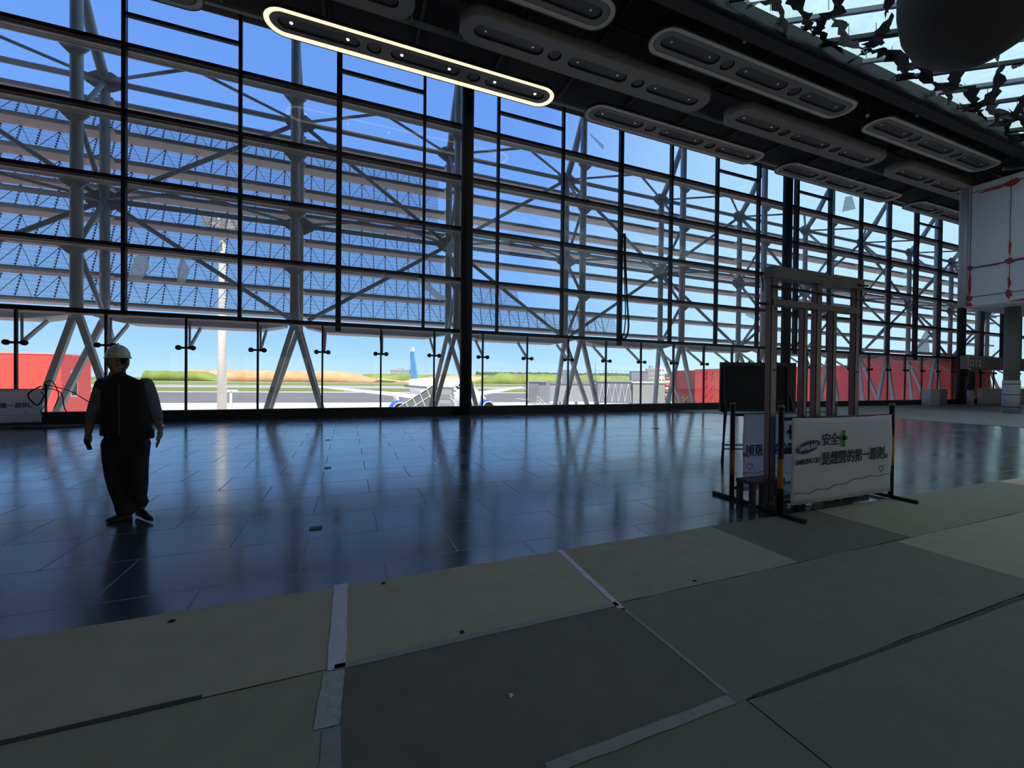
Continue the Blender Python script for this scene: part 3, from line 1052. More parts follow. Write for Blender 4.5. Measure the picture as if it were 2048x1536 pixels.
for (y, z, ay, az) in [(-0.32, 2.05, .10, .12), (-0.32, 0.45, .10, .16), (-1.75, 2.08, .16, .13), (-1.75, .42, .10, .22), (-1.75, 6.0, .22, .16), (-2.4, 2.1, .5, .05), (-1.0, 2.04, .5, .05),
                       (-3.1, 2.1, .4, .07), (-0.32, 1.2, .04, .6), (-1.75, 1.0, .05, .25), (-1.1, 5.95, .45, .06), (-1.75, 2.7, .04, .3), (-2.9, 0.06, .9, .07), (-0.30, 0.1, .12, .10)]:
    mb = MB()
    rr = random.Random(int(y * 100 + z * 10))
    ay, az = ay * 1.25, az * 1.25
    pts = []
    for k in range(12):
        a = 2 * PI * k / 12
        q = rr.uniform(.6, 1.15)
        pts.append((-0.014, y + ay * q * math.cos(a), z + az * q * math.sin(a)))
    mb.prism(pts, (0.012, 0, 0))
    mb.build('red_patch', REDTAPE, t)
MB().tube([(0.02, -0.02, 0.02), (0.02, -0.02, 6.4)], 0.17, 16).build('corner_post', GREYL, t)

t = empty('concrete_column', (32.5, 10.6, 0), 'grey round column under the white cabin with wrapped white foot', 'column')
MB().tube([(0, 0, 0), (0, 0, 5.56)], 0.29, 28).build('shaft', mat('dark grey column paint', (0.12, 0.12, 0.11), 0.7, noise=0.2, nscale=4), t)
w = MB()
w.tube([(0, 0, 0.005), (0, 0, 1.72)], 0.32, 28)
wo = w.build('foot_wrap', mat('white foam wrap', (0.45, 0.46, 0.48), 0.6, noise=0.15, nscale=6, bump=0.4), t)
for z in (0.3, 0.95, 1.5):
    MB().lathe([(0.323, z), (0.328, z + .01), (0.328, z + .03), (0.323, z + .04)], n=28, cap=False).build('strap', BLACK, wo)

t = empty('gate_bulkhead', (41.25, 16.05, 2.62), 'grey green bulkhead with pale gate lettering over the far glass', 'gate sign')
MB().box((0.42, -0.3, 0), (18, 0.08, 0.96)).build('panel', mat('grey green bulkhead paint', (0.20, 0.21, 0.19), 0.7, noise=0.3, nscale=1.2), t)
SIGNW = mat('pale sign lettering', (0.85, 0.87, 0.87), 0.6)
text_mesh('lettering', 'D12', 0.70, (0.72, -0.31, 0.20), SIGNW, t, thick=0.012, xs=1.35)
lo = MB()
lo.bar((0.50, -0.315, 0.05), (0.50, -0.315, 0.93), 0.02, 0.09, (1, 0, 0))
lo.bar((0.50, -0.315, 0.90), (2.6, -0.315, 0.90), 0.05, 0.02)
lo.bar((0.50, -0.315, 0.05), (0.9, -0.315, -0.06), 0.02, 0.06, (0, 0, 1))
lo.build('sign_outline', SIGNW, t)
o = MB().box((44.8, 16.1, 0.01), (60, 16.35, 1.2)).build('hoarding_wall', WALLP)
recentre(o)
tag(o, 'low white hoarding in front of the far glass under the gate sign', 'hoarding')
t = empty('wrapped_post', (39.9, 14.9, 0), 'slim upright post wrapped in dark cloth above and white below', 'post')
MB().tube([(0, 0, 0), (0, 0, 1.1)], 0.17, 12).build('lower_wrap', mat('white foam wrap', (0.5, 0.5, 0.5)), t)
MB().tube([(-.05, 0, 1.1), (-.02, 0, 1.45), (0.05, 0, 1.9), (0.08, 0, 2.2), (0.10, 0, 2.35)], [0.20, 0.22, 0.20, 0.17, 0.10], 12).build('upper_wrap', RAG, t)
for x, s, hh, m, lb in [(37.6, 1.1, 1.1, WALLP, 'pale box standing against the glass beside the third column'), (39.0, .7, 1.1, GREYP, 'dark grey box beside the pale box at the third column')]:
    mb = MB().box((x, 16.0, 0.01), (x + s, 16.5, hh))
    mb.box((x - .03, 15.98, hh), (x + s + .03, 16.52, hh + .04))
    o = mb.build('utility_box', m)
    recentre(o)
    tag(o, lb, 'utility box')

# ------------------------------------------------------------------ banner fences
def wavy(x0, x1, z0, z1, y, amp, seed, m, name, parent, dropl=0.0):
    mb = MB()
    nx, nz = 36, 14
    r_ = random.Random(seed)
    ph = [r_.uniform(0, 6) for _ in range(6)]
    g = []
    for j in range(nz + 1):
        row = []
        for i in range(nx + 1):
            u, v = i / nx, j / nz
            yy = y + amp * (math.sin(u * 9 + ph[0] + v * 2) * .5 + math.sin(u * 23 + ph[1] - v * 3) * .25 + math.sin(v * 7 + ph[2] + u * 4) * .3)
            zz = z0 + (z1 - z0) * v - 0.012 * math.sin(PI * u) * v + dropl * (1 - u) * (1 - v)
            row.append(mb.bm.verts.new((x0 + (x1 - x0) * u + .006 * math.sin(v * 8 + ph[3]), yy, zz)))
        g.append(row)
    for j in range(nz):
        for i in range(nx):
            f = mb.bm.faces.new((g[j][i], g[j][i + 1], g[j + 1][i + 1], g[j + 1][i]))
            f.smooth = True
    o = mb.build(name, m, parent)
    md = o.modifiers.new('thick', 'SOLIDIFY')
    md.thickness = 0.003
    return o


CR = -0.0   # text rides just proud of the vinyl


def fence(loc, rz, label, front=True, width=2.03, full=True):
    t = empty('banner_fence', loc, label, 'banner fence', None, rz)
    for x in (0, width):
        p = MB().tube([(x, 0, 0.03), (x, 0, 1.17)], 0.028, 12).build('post', BLACK, t)
        for za, zb in ((0.30, 0.62),) if x == 0 else ((0.42, 0.78),):
            MB().tube([(x, 0, za), (x, 0, zb)], 0.0295, 12).build('yellow_band', YELLOW, p)
        MB().lathe([(0.03, 1.17), (0.034, 1.172), (0.034, 1.195), (0.02, 1.20)], (x, 0, 0), 12).build('cap', STEEL, p)
        MB().bar((x, -0.27, 0.02), (x, 0.27, 0.02), 0.05, 0.035).build('foot', BLACKM, t)
    for z in (0.14, 1.05):
        MB().tube([(0.02, 0, z), (width - .02, 0, z)], 0.018, 10).build('rail', DARKGREY, t)
    bn = wavy(0.14, width - 0.07, 0.10, 1.06, -0.03 if front else -0.03, 0.012, 3 if front else 5, BANNER if front else BANNERT, 'banner', t)
    s = 1 if front else -1
    # writing printed on the vinyl (seen from behind on the rear fence)
    y = -0.052
    X = lambda u: u if front else width - u
    el = MB()
    el.prism([(X(0.375) + s * (0.195 * math.cos(a) * math.cos(.2) - 0.062 * math.sin(a) * math.sin(.2)), y, 0.735 + 0.195 * math.cos(a) * math.sin(.2) + 0.062 * math.sin(a) * math.cos(.2)) for a in [2 * PI * k / 28 for k in range(28)]], (0, 0.002, 0))
    lg = el.build('logo_oval', NAVY, bn)
    tx = text_mesh('lettering', 'SAMSUNG', 0.072, (X(0.375), y - .002, 0.712), WHITE, bn, thick=0.001, rot=(PI / 2, -0.12 * s, 0), mirror=not front, xs=.95, align='CENTER')
    text_mesh('lettering', '安全', 0.15, (X(0.60), y, 0.75), INK, bn, thick=0.0015, mirror=not front)
    cr = MB()
    cr.bar((X(0.985), y, 0.71), (X(0.985), y, 0.90), 0.004, 0.045, (1, 0, 0))
    cr.bar((X(0.92), y, 0.81), (X(1.05), y, 0.81), 0.004, 0.045, (0, 0, 1))
    cr.build('green_cross', GREEN, bn)
    text_mesh('lettering', 'SAMSUNG C&T', 0.078, (X(0.165), y, 0.545), INK, bn, thick=0.001, rot=(PI / 2, -0.03 * s, 0), mirror=not front, xs=.78)
    text_mesh('lettering', '是經營的第一原則。', 0.16, (X(0.60), y, 0.53), INK, bn, thick=0.002, rot=(PI / 2, -0.01 * s, 0), mirror=not front, xs=.93)
    # hand drawn style line with a heart
    pts = []
    for k in range(40):
        u = 0.15 + (width - 0.25) * k / 39
        pts.append((X(u), y + .004, 0.22 + 0.012 * math.sin(k * .9) + (0.10 if u > 1.3 else 0.10 * (u / 1.3) ** 2)))
    MB().tube(pts, 0.0035, 5).build('drawn_line', INK, bn)
    hp = []
    for k in range(25):
        a = 2 * PI * k / 24
        hp.append((X(1.72) + s * 0.045 * (math.sin(a) ** 3) * 1.1, y + .002, 0.405 + 0.045 * (13 * math.cos(a) - 5 * math.cos(2 * a) - 2 * math.cos(3 * a) - math.cos(4 * a)) / 16))
    MB().tube(hp, 0.003, 5).build('drawn_heart', INK, bn)
    return t


fence((4.38, 3.10, 0.009), 0, 'front white banner fence with black and yellow posts, writing readable')
fence((4.44, 3.76, 0.0), 0, 'rear white banner fence behind the steel studs, writing seen reversed', front=False, width=1.96)
fence((-10.2, 15.95, 0), 0.11, 'white banner fence by the glass at the far left', width=2.1)
for i, pts in enumerate([[(-8.12, 16.1, 1.2), (-7.95, 16.1, 1.3), (-7.8, 16.1, .9), (-7.9, 16.1, .5)], [(-8.15, 16.05, 1.15), (-8.4, 16.0, .9), (-8.2, 16.0, .6), (-8.05, 16.0, .9)],
                         [(-8.1, 16.05, 1.2), (-7.6, 16.2, 1.0), (-7.1, 16.3, .6), (-6.6, 16.5, .35)], [(-8.05, 16.0, 1.1), (-7.75, 16.1, .95), (-7.7, 16.2, .45), (-7.5, 16.3, .04)],
                         [(-8.1, 15.95, 1.0), (-7.98, 15.95, .7), (-8.1, 15.95, .4), (-7.95, 16.0, .04)]]):
    cable('loose_cable', pts, 0.013 if i != 1 else .018, ['black cable looped over the far left fence post', 'thick cable bundle hanging on the far left fence post', 'thin cable running right from the far left fence to the sill',
                               'cable drooping from the far left fence to the floor', 'cable dangling straight down the far left fence post'][i])
o = MB().lathe([(0.9, 0.0), (0.92, 0.02), (0.5, 0.04), (0.05, 0.045)], (0, 0, 0), 24).build('floor_mat_disc', RAG)
o.location = (-7.7, 15.6, 0.001)
o.scale = (.9, .5, 1)
tag(o, 'flat dark sheet on the floor at the far left fence foot', 'floor sheet')

# ------------------------------------------------------------------ steel stud frame
t = empty('steel_stud_frame', (4.53, 3.34, 0.0), 'tall galvanised steel stud portal standing behind the front banner fence', 'steel frame')


def stud(x, z0, z1, w, name='stud', y=0.0, d=0.07):
    mb = MB()
    mb.box((x - w / 2, y - d / 2, z0), (x + w / 2, y - d / 2 + .006, z1))
    mb.box((x - w / 2, y - d / 2, z0), (x - w / 2 + .006, y + d / 2, z1))
    mb.box((x + w / 2 - .006, y - d / 2, z0), (x + w / 2, y + d / 2, z1))
    o = mb.build(name, STEEL, t)
    return o


s1 = stud(0.0, 0.03, 2.76, 0.10)
stud(0.54, 0.14, 2.38, 0.06)
stud(0.78, 0.14, 2.68, 0.09)
stud(1.08, 0.14, 2.38, 0.065)
s5 = stud(1.53, 0.14, 2.76, 0.08)
for so, xx in ((s1, 0.0), (s5, 1.53)):
    for z in (0.35, 0.95, 1.6, 2.3):
        MB().tube([(xx + .012, -0.042, z), (xx + .012, -0.034, z)], 0.011, 10).build('slot', BLACK, so)
MB().box((-0.06, -0.06, 2.65), (1.60, 0.06, 2.78)).build('top_track', STEEL, t)
MB().box((-0.03, -0.045, 2.34), (1.56, 0.045, 2.41)).build('cross_track', STEEL, t)
MB().box((0.0, -0.045, 0.10), (1.58, 0.045, 0.15)).build('bottom_track', STEEL, t)
MB().tube([(-0.10, -0.07, 2.54), (1.66, -0.07, 2.52)], 0.014, 8).build('threaded_rod', BLACKM, t)
MB().tube([(-0.12, 0.07, 2.37), (0.12, 0.07, 2.37)], 0.014, 8).build('threaded_rod', BLACKM, t)
MB().tube([(1.46, -0.07, 2.70), (1.66, -0.07, 2.70)], 0.014, 8).build('threaded_rod', BLACKM, t)
MB().box((0.25, 0.05, 0.60), (0.75, 0.08, 0.68)).build('side_brace', STEEL, t)

t = empty('support_stool', (4.38, 3.42, 0), 'small rough timber trestle at the foot of the steel studs', 'trestle')
MB().box((-0.16, -0.12, 0.30), (0.36, 0.10, 0.34)).build('top', PLY, t)
for x, y in ((-0.13, -0.09), (-0.13, 0.07), (0.32, -0.09), (0.32, 0.07), (.03, -.09), (.2, -.09)):
    MB().box((x - .025, y - .025, 0.0), (x + .025, y + .025, 0.30)).build('leg', PLY, t)

t = empty('debris_pile', (5.2, 3.30, 0.007), 'crumpled plastic and offcuts lying under the front banner', 'rubbish')
rs = random.Random(5)
for i in range(9):
    mb = MB()
    cx, cy, s = -0.45 + i * 0.17, rs.uniform(-.05, .05), rs.uniform(.04, .09)
    mb.rings([[(cx + s * rs.uniform(.6, 1.3) * math.cos(a) * q, cy + s * .7 * rs.uniform(.6, 1.3) * math.sin(a) * q, zz * s) for a in [k * PI / 5 for k in range(10)]]
              for q, zz in ((1, 0.0), (.9, .5), (.5, .9), (.15, 1.05))], smooth=False)
    mb.build('crumpled_sheet', M_FILM if i % 3 == 0 else (DARKGREY if i % 3 == 1 else TAPE), t)
MB().bar((-.75, 0.03, .03), (1.1, .0, .03), .05, .05).build('offcut_bar', BLACKM, t)

# ------------------------------------------------------------------ blackboard on easel
t = empty('easel_board', (6.0, 5.35, 0), 'large dark notice board in a grey frame on an easel', 'notice board', rz=math.radians(-22))
MB().box((0.0, -0.02, 0.95), (1.30, 0.02, 1.80)).build('frame', mat('charcoal frame', (0.03, 0.03, 0.032), 0.6), t)
MB().box((0.075, -0.026, 1.0), (1.14, -0.012, 1.74)).build('panel', mat('blackboard', (0.010, 0.011, 0.012), 0.8), t)
for x in (0.03, 1.13):
    MB().box((x, -0.045, 0.93), (x + .035, -0.02, 1.74)).build('side_rail', DARKGREY, t)
MB().box((0.0, -0.045, 1.735), (1.28, -0.02, 1.765)).build('top_rail', DARKGREY, t)
for x0, x1, y1 in ((0.10, -0.06, -0.25), (0.16, 0.26, 0.42), (1.2, 1.32, -0.22), (1.15, 1.1, 0.42)):
    MB().tube([(x0, 0 if y1 < 0 else .03, 1.3), (x1, y1, 0.0)], 0.017, 8).build('leg', DARKGREY, t)
for z, f in ((0.40, .7), (0.33, .74)):
    MB().bar((-0.04, -0.20, z), (1.16, -0.18, z), 0.02, 0.02).build('crossbar', DARKGREY, t)
MB().bar((-0.04, -0.2, 0.40), (0.24, 0.33, 0.42), 0.02, 0.02).build('crossbar', DARKGREY, t)
for i in range(5):
    MB().ell((.1 + .2 * i, 0, 1.81), .02, .02, .015).build('clip', BLACK, t)

t = empty('small_sign', (10.0, 6.6, 0), 'small black poster stand seen between the studs', 'sign stand')
MB().box((-.02, -.015, 0), (.02, .015, 1.05)).build('post', BLACKM, t)
MB().box((-.16, -.02, 1.02), (.16, .0, 1.42)).build('board', BLACK, t)
mb = MB()
for a, b in (((-.06, 1.32), (.05, 1.34)), ((-.08, 1.22), (.07, 1.27)), ((0, 1.1), (.02, 1.35)), ((-.05, 1.09), (.06, 1.1))):
    mb.bar((a[0], -.022, a[1]), (b[0], -.022, b[1]), .004, .02, (0, 1, 0))
mb.build('marking', WHITE, t)

# ------------------------------------------------------------------ the worker
P0 = Vector((-2.04, 5.28, 0))
rv = Vector((0.929, -0.369, 0))       # towards the right of the figure as seen
cv = Vector((-0.369, -0.929, 0)) * 1.0
cv = Vector((0.36, -0.933, 0)).normalized()    # towards the camera


def L(x, y, z):
    return rv * x + cv * y + Vector((0, 0, z))


def hring(cx, cy, z, rx, ry, n=28, p=2.3):
    out_ = []
    for k in range(n):
        a = 2 * PI * k / n
        ca, sa = math.cos(a), math.sin(a)
        q = (abs(ca) ** p + abs(sa) ** p) ** (-1 / p)
        out_.append(L(cx + rx * q * ca, cy + ry * q * sa, z))
    return out_


def limb(mb, pts, n=14, flat=1.0):
    P = [L(*p[:3]) for p in pts]
    mb.tube(P, [p[3] for p in pts], n, flat=flat)
    for p in (pts[0], pts[-1]):
        mb.ell(L(*p[:3]), p[3] * .98, p[3] * .98, p[3] * .98, 12, 8)


def fuse(o, vox, sm=4):
    m = o.modifiers.new('fuse', 'REMESH')
    m.mode = 'VOXEL'
    m.voxel_size = vox
    m.use_smooth_shade = True
    s = o.modifiers.new('smooth', 'SMOOTH')
    s.factor = 0.5
    s.iterations = sm


HX = -0.095
bd = MB()
# head
bd.ell(L(HX, 0.0, 1.60), .078, .098, .115, 20, 14, rot=Matrix.Rotation(math.atan2(rv.y, rv.x), 3, 'Z'))
bd.ell(L(HX, 0.035, 1.525), .055, .062, .055, 16, 10, rot=Matrix.Rotation(math.atan2(rv.y, rv.x), 3, 'Z'))
bd.ell(L(HX, 0.105, 1.575), .014, .022, .026, 10, 8)          # nose
bd.ell(L(HX, 0.085, 1.527), .026, .012, .007, 10, 8)          # lips
for s in (-1, 1):
    bd.ell(L(HX + s * .083, -.005, 1.585), .014, .02, .033, 10, 8)    # ears
    bd.ell(L(HX + s * .032, .088, 1.605), .014, .008, .008, 10, 6)    # brows
limb(bd, [(HX, -.01, 1.40, .062), (HX, 0, 1.55, .058)])
# torso
bd.rings([hring(*q) for q in [(-.03, 0, .80, .15, .10), (-.03, 0, .95, .17, .12), (-.04, 0, 1.15, .19, .12), (-.05, 0, 1.33, .22, .11), (-.07, 0, 1.42, .15, .08), (HX, 0, 1.46, .06, .06)]])
# arms
limb(bd, [(-.235, 0, 1.375, .042), (-.292, -.01, 1.22, .040), (-.340, .0, 1.10, .037), (-.364, .04, 1.0, .035), (-.383, .09, .895, .029)])
limb(bd, [(.172, 0, 1.375, .042), (.238, -.01, 1.22, .040), (.280, -.02, 1.10, .037), (.308, .0, 1.02, .034), (.329, .03, .935, .028)])
# legs inside the trousers
limb(bd, [(-.10, 0, .84, .09), (-.105, .03, .48, .06), (-.02, .0, .10, .042)])
limb(bd, [(.07, 0, .84, .09), (.095, .0, .50, .06), (.14, -.12, .12, .042)])
# hands: palm, four fingers, thumb
bd.ell(L(-.386, .105, .85), .030, .024, .048, 14, 10)
for k, (dy, ln) in enumerate([(.03, .9), (.01, 1.0), (-.01, .95), (-.03, .78)]):
    bx = -.388
    limb(bd, [(bx - .012, .105 + dy, .825, .0098), (bx - .03, .112 + dy, .80, .0095), (bx - .018, .12 + dy, .785 - .004 * k, .009), (bx + .006, .118 + dy, .79, .0085)], 8)
limb(bd, [(-.373, .12, .86, .012), (-.353, .145, .835, .011), (-.363, .15, .80, .0095)], 8)
bd.ell(L(.325, .035, .882), .022, .036, .052, 14, 10)
for k, (dy, ln) in enumerate([(.028, .088), (.010, .10), (-.009, .094), (-.027, .075)]):
    limb(bd, [(.321, .037 + dy, .848, .0100), (.313, .042 + dy * 1.05, .848 - ln * .42, .0094), (.299, .045 + dy * 1.05, .848 - ln * .75, .0088), (.287, .045 + dy, .848 - ln, .0078)], 8)
limb(bd, [(.315, .062, .895, .013), (.299, .085, .86, .011), (.292, .09, .825, .0092)], 8)
person = bd.build('person', SKIN)
fuse(person, 0.0062, 2)
person.location = P0
tag(person, 'man in white hard hat and dark vest walking on the dark tiles', 'person')

# shirt with sleeves
sh = MB()
sh.rings([hring(*q) for q in [(-.03, 0, .86, .195, .13), (-.04, 0, 1.1, .21, .14), (-.05, 0, 1.33, .235, .125), (-.07, 0, 1.425, .17, .095), (HX, 0, 1.475, .078, .075)]])
limb(sh, [(-.240, 0, 1.372, .068), (-.290, -.01, 1.24, .061), (-.338, 0, 1.10, .054), (-.360, .03, 1.03, .048)])
limb(sh, [(.180, 0, 1.372, .068), (.236, -.01, 1.24, .061), (.278, -.02, 1.11, .054), (.303, -.005, 1.04, .048)])
sh.rings([[L(-.361 + .049 * math.cos(a), 00.035 + .049 * math.sin(a), z) for a in [k * PI / 8 for k in range(16)]] for z in (1.005, 1.045)])
sh.rings([[L(.305 + .049 * math.cos(a), .0 + .049 * math.sin(a), z) for a in [k * PI / 8 for k in range(16)]] for z in (1.01, 1.05)])
o = sh.build('shirt', SHIRT, person)
fuse(o, 0.011, 4)
# vest
ve = MB()
ve.rings([hring(*q, 36, 2.6) for q in [(-.012, .0, .855, .272, .165), (-.015, .0, .93, .262, .165), (-.022, .0, 1.10, .250, .16), (-.035, 0, 1.25, .238, .15), (-.04, 0, 1.335, .238, .13), (-.045, 0, 1.385, .215, .11), (-.06, 0, 1.42, .17, .10),
                                       (-.08, 0, 1.45, .115, .085), (HX, -.005, 1.475, .078, .075)]])
ve.ell(L(-.240, 0, 1.365), .062, .085, .062, 16, 10)
ve.ell(L(.165, 0, 1.365), .062, .085, .062, 16, 10)
# collar
ve.tube([L(HX + .072 * math.cos(a), -.01 + .07 * math.sin(a), 1.468 + .02 * (1 - math.sin(a)) * .5) for a in [2 * PI * k / 20 + .4 for k in range(18)]], .020, 8)
# hem corner hanging at the right
ve.rings([hring(.225, 0, .84, .05, .12), hring(.21, 0, .93, .06, .13)])
vest = ve.build('vest', CLOTH, person)
fuse(vest, 0.011, 3)
zp = [L(-.085 + .012 * (1.38 - z), .165 + .012 * (1 if z < 1.2 else (1.4 - z) * 5 - .6) - (.03 if z > 1.3 else 0), z) for z in (1.38, 1.3, 1.2, 1.1, 1.0, .9, .87)]
MB().tube(zp, .006, 6).build('zip', mat('grey zip', (0.06, 0.06, 0.065), 0.6), vest)
MB().box((-.05, -.01, 0), (.05, .01, .07)).build('pocket', CLOTH, vest).location = L(.10, .165, 1.23)
# trousers
tr = MB()
tr.rings([hring(*q) for q in [(-.02, 0, .76, .205, .15), (-.02, 0, .83, .215, .15), (-.025, 0, .92, .215, .145)]])
limb(tr, [(-.115, .0, .78, .113), (-.112, .02, .62, .104), (-.106, .045, .48, .092), (-.075, .02, .34, .088), (-.03, .0, .18, .078), (-.012, -.005, .115, .082)], 18)
limb(tr, [(.085, 0, .78, .118), (.095, .0, .62, .096), (.108, .01, .50, .082), (.11, -.03, .36, .080), (.10, -.09, .22, .078), (.115, -.12, .155, .080)], 18)
tr.ell(L(.135, -.09, .20), .05, .06, .03)
tr.ell(L(.165, -.1, .175), .045, .06, .03)
tr.ell(L(-.055, .01, .145), .06, .06, .03)
o = tr.build('trousers', TROUS, person)
fuse(o, 0.011, 3)
# shoes


def shoe(cx, cy, z, ang, pitch=0.0):
    mb = MB()
    rows = []
    for u, hw, h, zz in ((-.135, .025, .03, .0), (-.12, .036, .075, 0), (-.05, .042, .10, 0), (.0, .044, .085, 0), (.06, .048, .06, 0), (.11, .042, .045, 0.002), (.145, .022, .03, .004)):
        ring = []
        for k in range(14):
            a = 2 * PI * k / 14
            yy = hw * math.cos(a)
            z_ = h * .5 + h * .5 * math.sin(a)
            x_, zr = u * math.cos(pitch) - z_ * math.sin(pitch), u * math.sin(pitch) + z_ * math.cos(pitch)
            ring.append(L(cx + x_ * math.cos(ang) - yy * math.sin(ang), cy + x_ * math.sin(ang) + yy * math.cos(ang), z + max(zr, 0) + zz))
        rows.append(ring)
    mb.rings(rows)
    return mb


o = shoe(-.075, .03, .0, PI - .45).build('shoe', LEATHER, person)
o = shoe(.17, -.05, .012, 1.05, 0.0).build('shoe', LEATHER, person)
# hard hat
hh = MB()
rotz = Matrix.Rotation(math.atan2(rv.y, rv.x), 3, 'Z')
dome = []
for j in range(11):
    tt = PI / 2 * j / 10 * .97
    dome.append([L(HX - .003 + (.132 * math.cos(tt)) * math.cos(a), -.005 + .15 * math.cos(tt) * math.sin(a), 1.645 + .122 * math.sin(tt)) for a in [2 * PI * k / 28 for k in range(28)]])
hh.rings(dome)
hat = hh.build('hard_hat', HAT, person)
br_ = MB()
br_.rings([[L(HX - .003 + rx * math.cos(a), .0 + ry * (1.0 if math.sin(a) < 0 else 1.12) * math.sin(a), z) for a in [2 * PI * k / 32 for k in range(32)]] for rx, ry, z in ((.125, .14, 1.648), (.146, .165, 1.636), (.146, .165, 1.630), (.12, .13, 1.634))])
br_.build('brim', HAT, hat)
MB().tube([L(HX, -.14 + .28 * k / 8, 1.648 + .125 * math.sin(PI * k / 8) ** .6) for k in range(9)], .01, 8).build('ridge', HAT, hat)
st = MB()
st.tube([L(HX - .09, .0, 1.63), L(HX - .085, .02, 1.57), L(HX - .05, .05, 1.50), L(HX, .06, 1.475), L(HX + .05, .05, 1.50), L(HX + .085, .02, 1.57), L(HX + .09, 0, 1.63)], .006, 6)
st.build('chin_strap', BLACK, hat)
hr = MB()
hr.rings([hring(HX, -.012, z, rx, ry) for z, rx, ry in ((1.575, .074, .09), (1.61, .084, .10), (1.645, .088, .105))])
o = hr.build('hair', BLACK, person)
for v in o.data.vertices:
    pass
o.location = L(0, -.02, 0)
gl = MB()
gl.tube([L(HX - .085, .02, 1.605), L(HX - .07, .095, 1.603), L(HX + .07, .095, 1.603), L(HX + .085, .02, 1.605)], .004, 6)
gl.build('glasses', BLACK, person)
wt = MB()
wt.rings([[L(.328 + rr * math.cos(a), .022 + rr * math.sin(a), z) for a in [2 * PI * k / 20 for k in range(20)]] for rr, z in ((.031, .948), (.036, .95), (.036, .972), (.031, .974))])
wo = wt.build('watch', mat('steel watch', (0.7, 0.7, 0.7), 0.2, metal=1.0), person)
o = MB().bar(L(-.408, .13, .835), L(-.363, .16, .735), .03, .018).build('hand_tool', BLACKM)
o.location = P0
tag(o, 'short black tool held in the hand of the man in the hard hat', 'tool')

# ------------------------------------------------------------------ outside: ground
G = -4.2
bd_dir = Vector((1, -0.148, 0)).normalized()
bd_nrm = Vector((0.148, 1, 0)).normalized()


def band(name, d0, d1, m, z):
    mb = MB()
    a, b = bd_nrm * d0, bd_nrm * d1
    e = bd_dir * 1400
    mb.quad([a - e + Vector((0, 0, z)), a + e + Vector((0, 0, z)), b + e + Vector((0, 0, z)), b - e + Vector((0, 0, z))])
    o = mb.build(name, m)
    o['kind'] = 'structure'
    return o


struct('airfield_ground', MB().quad([(-2500, 17.3, G - .05), (2500, 17.3, G - .05), (2500, 4500, G - .05), (-2500, 4500, G - .05)]), GRASS)
o = MB().quad([(-300, 17.2, G), (300, 17.2, G), (300, 60, G), (-300, 60, G)]).build('apron', CONC)
o['kind'] = 'structure'
band('apron_strip', 60, 104, CONC, G + .01)
band('taxiway', 104, 178, ASPH, G + .02)
band('taxiway_shoulder', 178, 188, CONC, G + .02)
band('runway', 255, 345, mat('runway grey', (0.36, 0.34, 0.34), 0.9, noise=0.1, nscale=.03), G + .03)
band('service_road', 560, 600, CONC, G + .04)

# earth bank and green ridges
def ridge(name, p0, p1, prof, depth, m, label, n=60, seed=0, base=None):
    rs_ = random.Random(seed)
    p0, p1 = Vector(p0), Vector(p1)
    d = (p1 - p0)
    nrm = Vector((-d.y, d.x, 0)).normalized()
    if nrm.y < 0:
        nrm = -nrm
    rows = []
    jit = [rs_.uniform(-.5, .5) for _ in range(n + 1)]
    for i in range(n + 1):
        u = i / n
        h = prof(u) + jit[i] * prof(u) * .10
        c = p0 + d * u
        rows.append([c + nrm * 0 + Vector((0, 0, G)), c + nrm * depth * .15 + Vector((0, 0, G + h * .75)), c + nrm * depth * .3 + Vector((0, 0, G + h)),
                     c + nrm * depth + Vector((0, 0, G + h * .9)), c + nrm * depth * 1.2 + Vector((0, 0, G))])
    mb = MB()
    mb.rings(rows, smooth=True)
    o = mb.build(name, m)
    recentre(o)
    return tag(o, label, 'bank')


def fpos(px, d):
    """ground point at bearing of column px (tangent scale) and forward distance d"""
    t_ = (px - 1024) / 830.3
    v = Vector((Fw.x, Fw.y, 0)) + Vector((Rt.x, Rt.y, 0)) * t_
    return v * d


D_ = 620
ridge('earth_bank', fpos(300, D_), fpos(745, D_), lambda u: 17 * min(1, u * 6 + .3) * min(1, (1 - u) * 4 + .25), 90, DIRT, 'orange earth bank beyond the airfield left of the aircraft', seed=1)
ridge('green_bank', fpos(280, D_ - 25), fpos(440, D_ - 25), lambda u: 14 * min(1, (1 - u) * 3), 30, SCRUB, 'green scrubby slope in front of the orange earth bank', seed=2)
ridge('earth_mound', fpos(780, D_), fpos(1050, D_), lambda u: .5 + 12 * math.sin(PI * u), 70, DIRT, 'small orange earth mound behind the aircraft', seed=3)
ridge('green_ridge', fpos(715, D_ + 40), fpos(990, D_ + 40), lambda u: 14, 90, SCRUB, 'green ridge behind the aircraft tail', seed=4)
ridge('green_ridge', fpos(935, D_ - 10), fpos(1420, D_ - 10), lambda u: (17 - 5 * u) * min(1, u * 7 + .12), 90, SCRUB, 'long green ridge right of the nearest column', seed=5)
ridge('tree_line', fpos(950, D_ + 160), fpos(1500, D_ + 160), lambda u: 21, 60, mat('dark tree green', (0.05, 0.08, 0.04), 0.9, noise=.4, nscale=.1), 'dark tree line on the horizon to the right', seed=6, n=160)
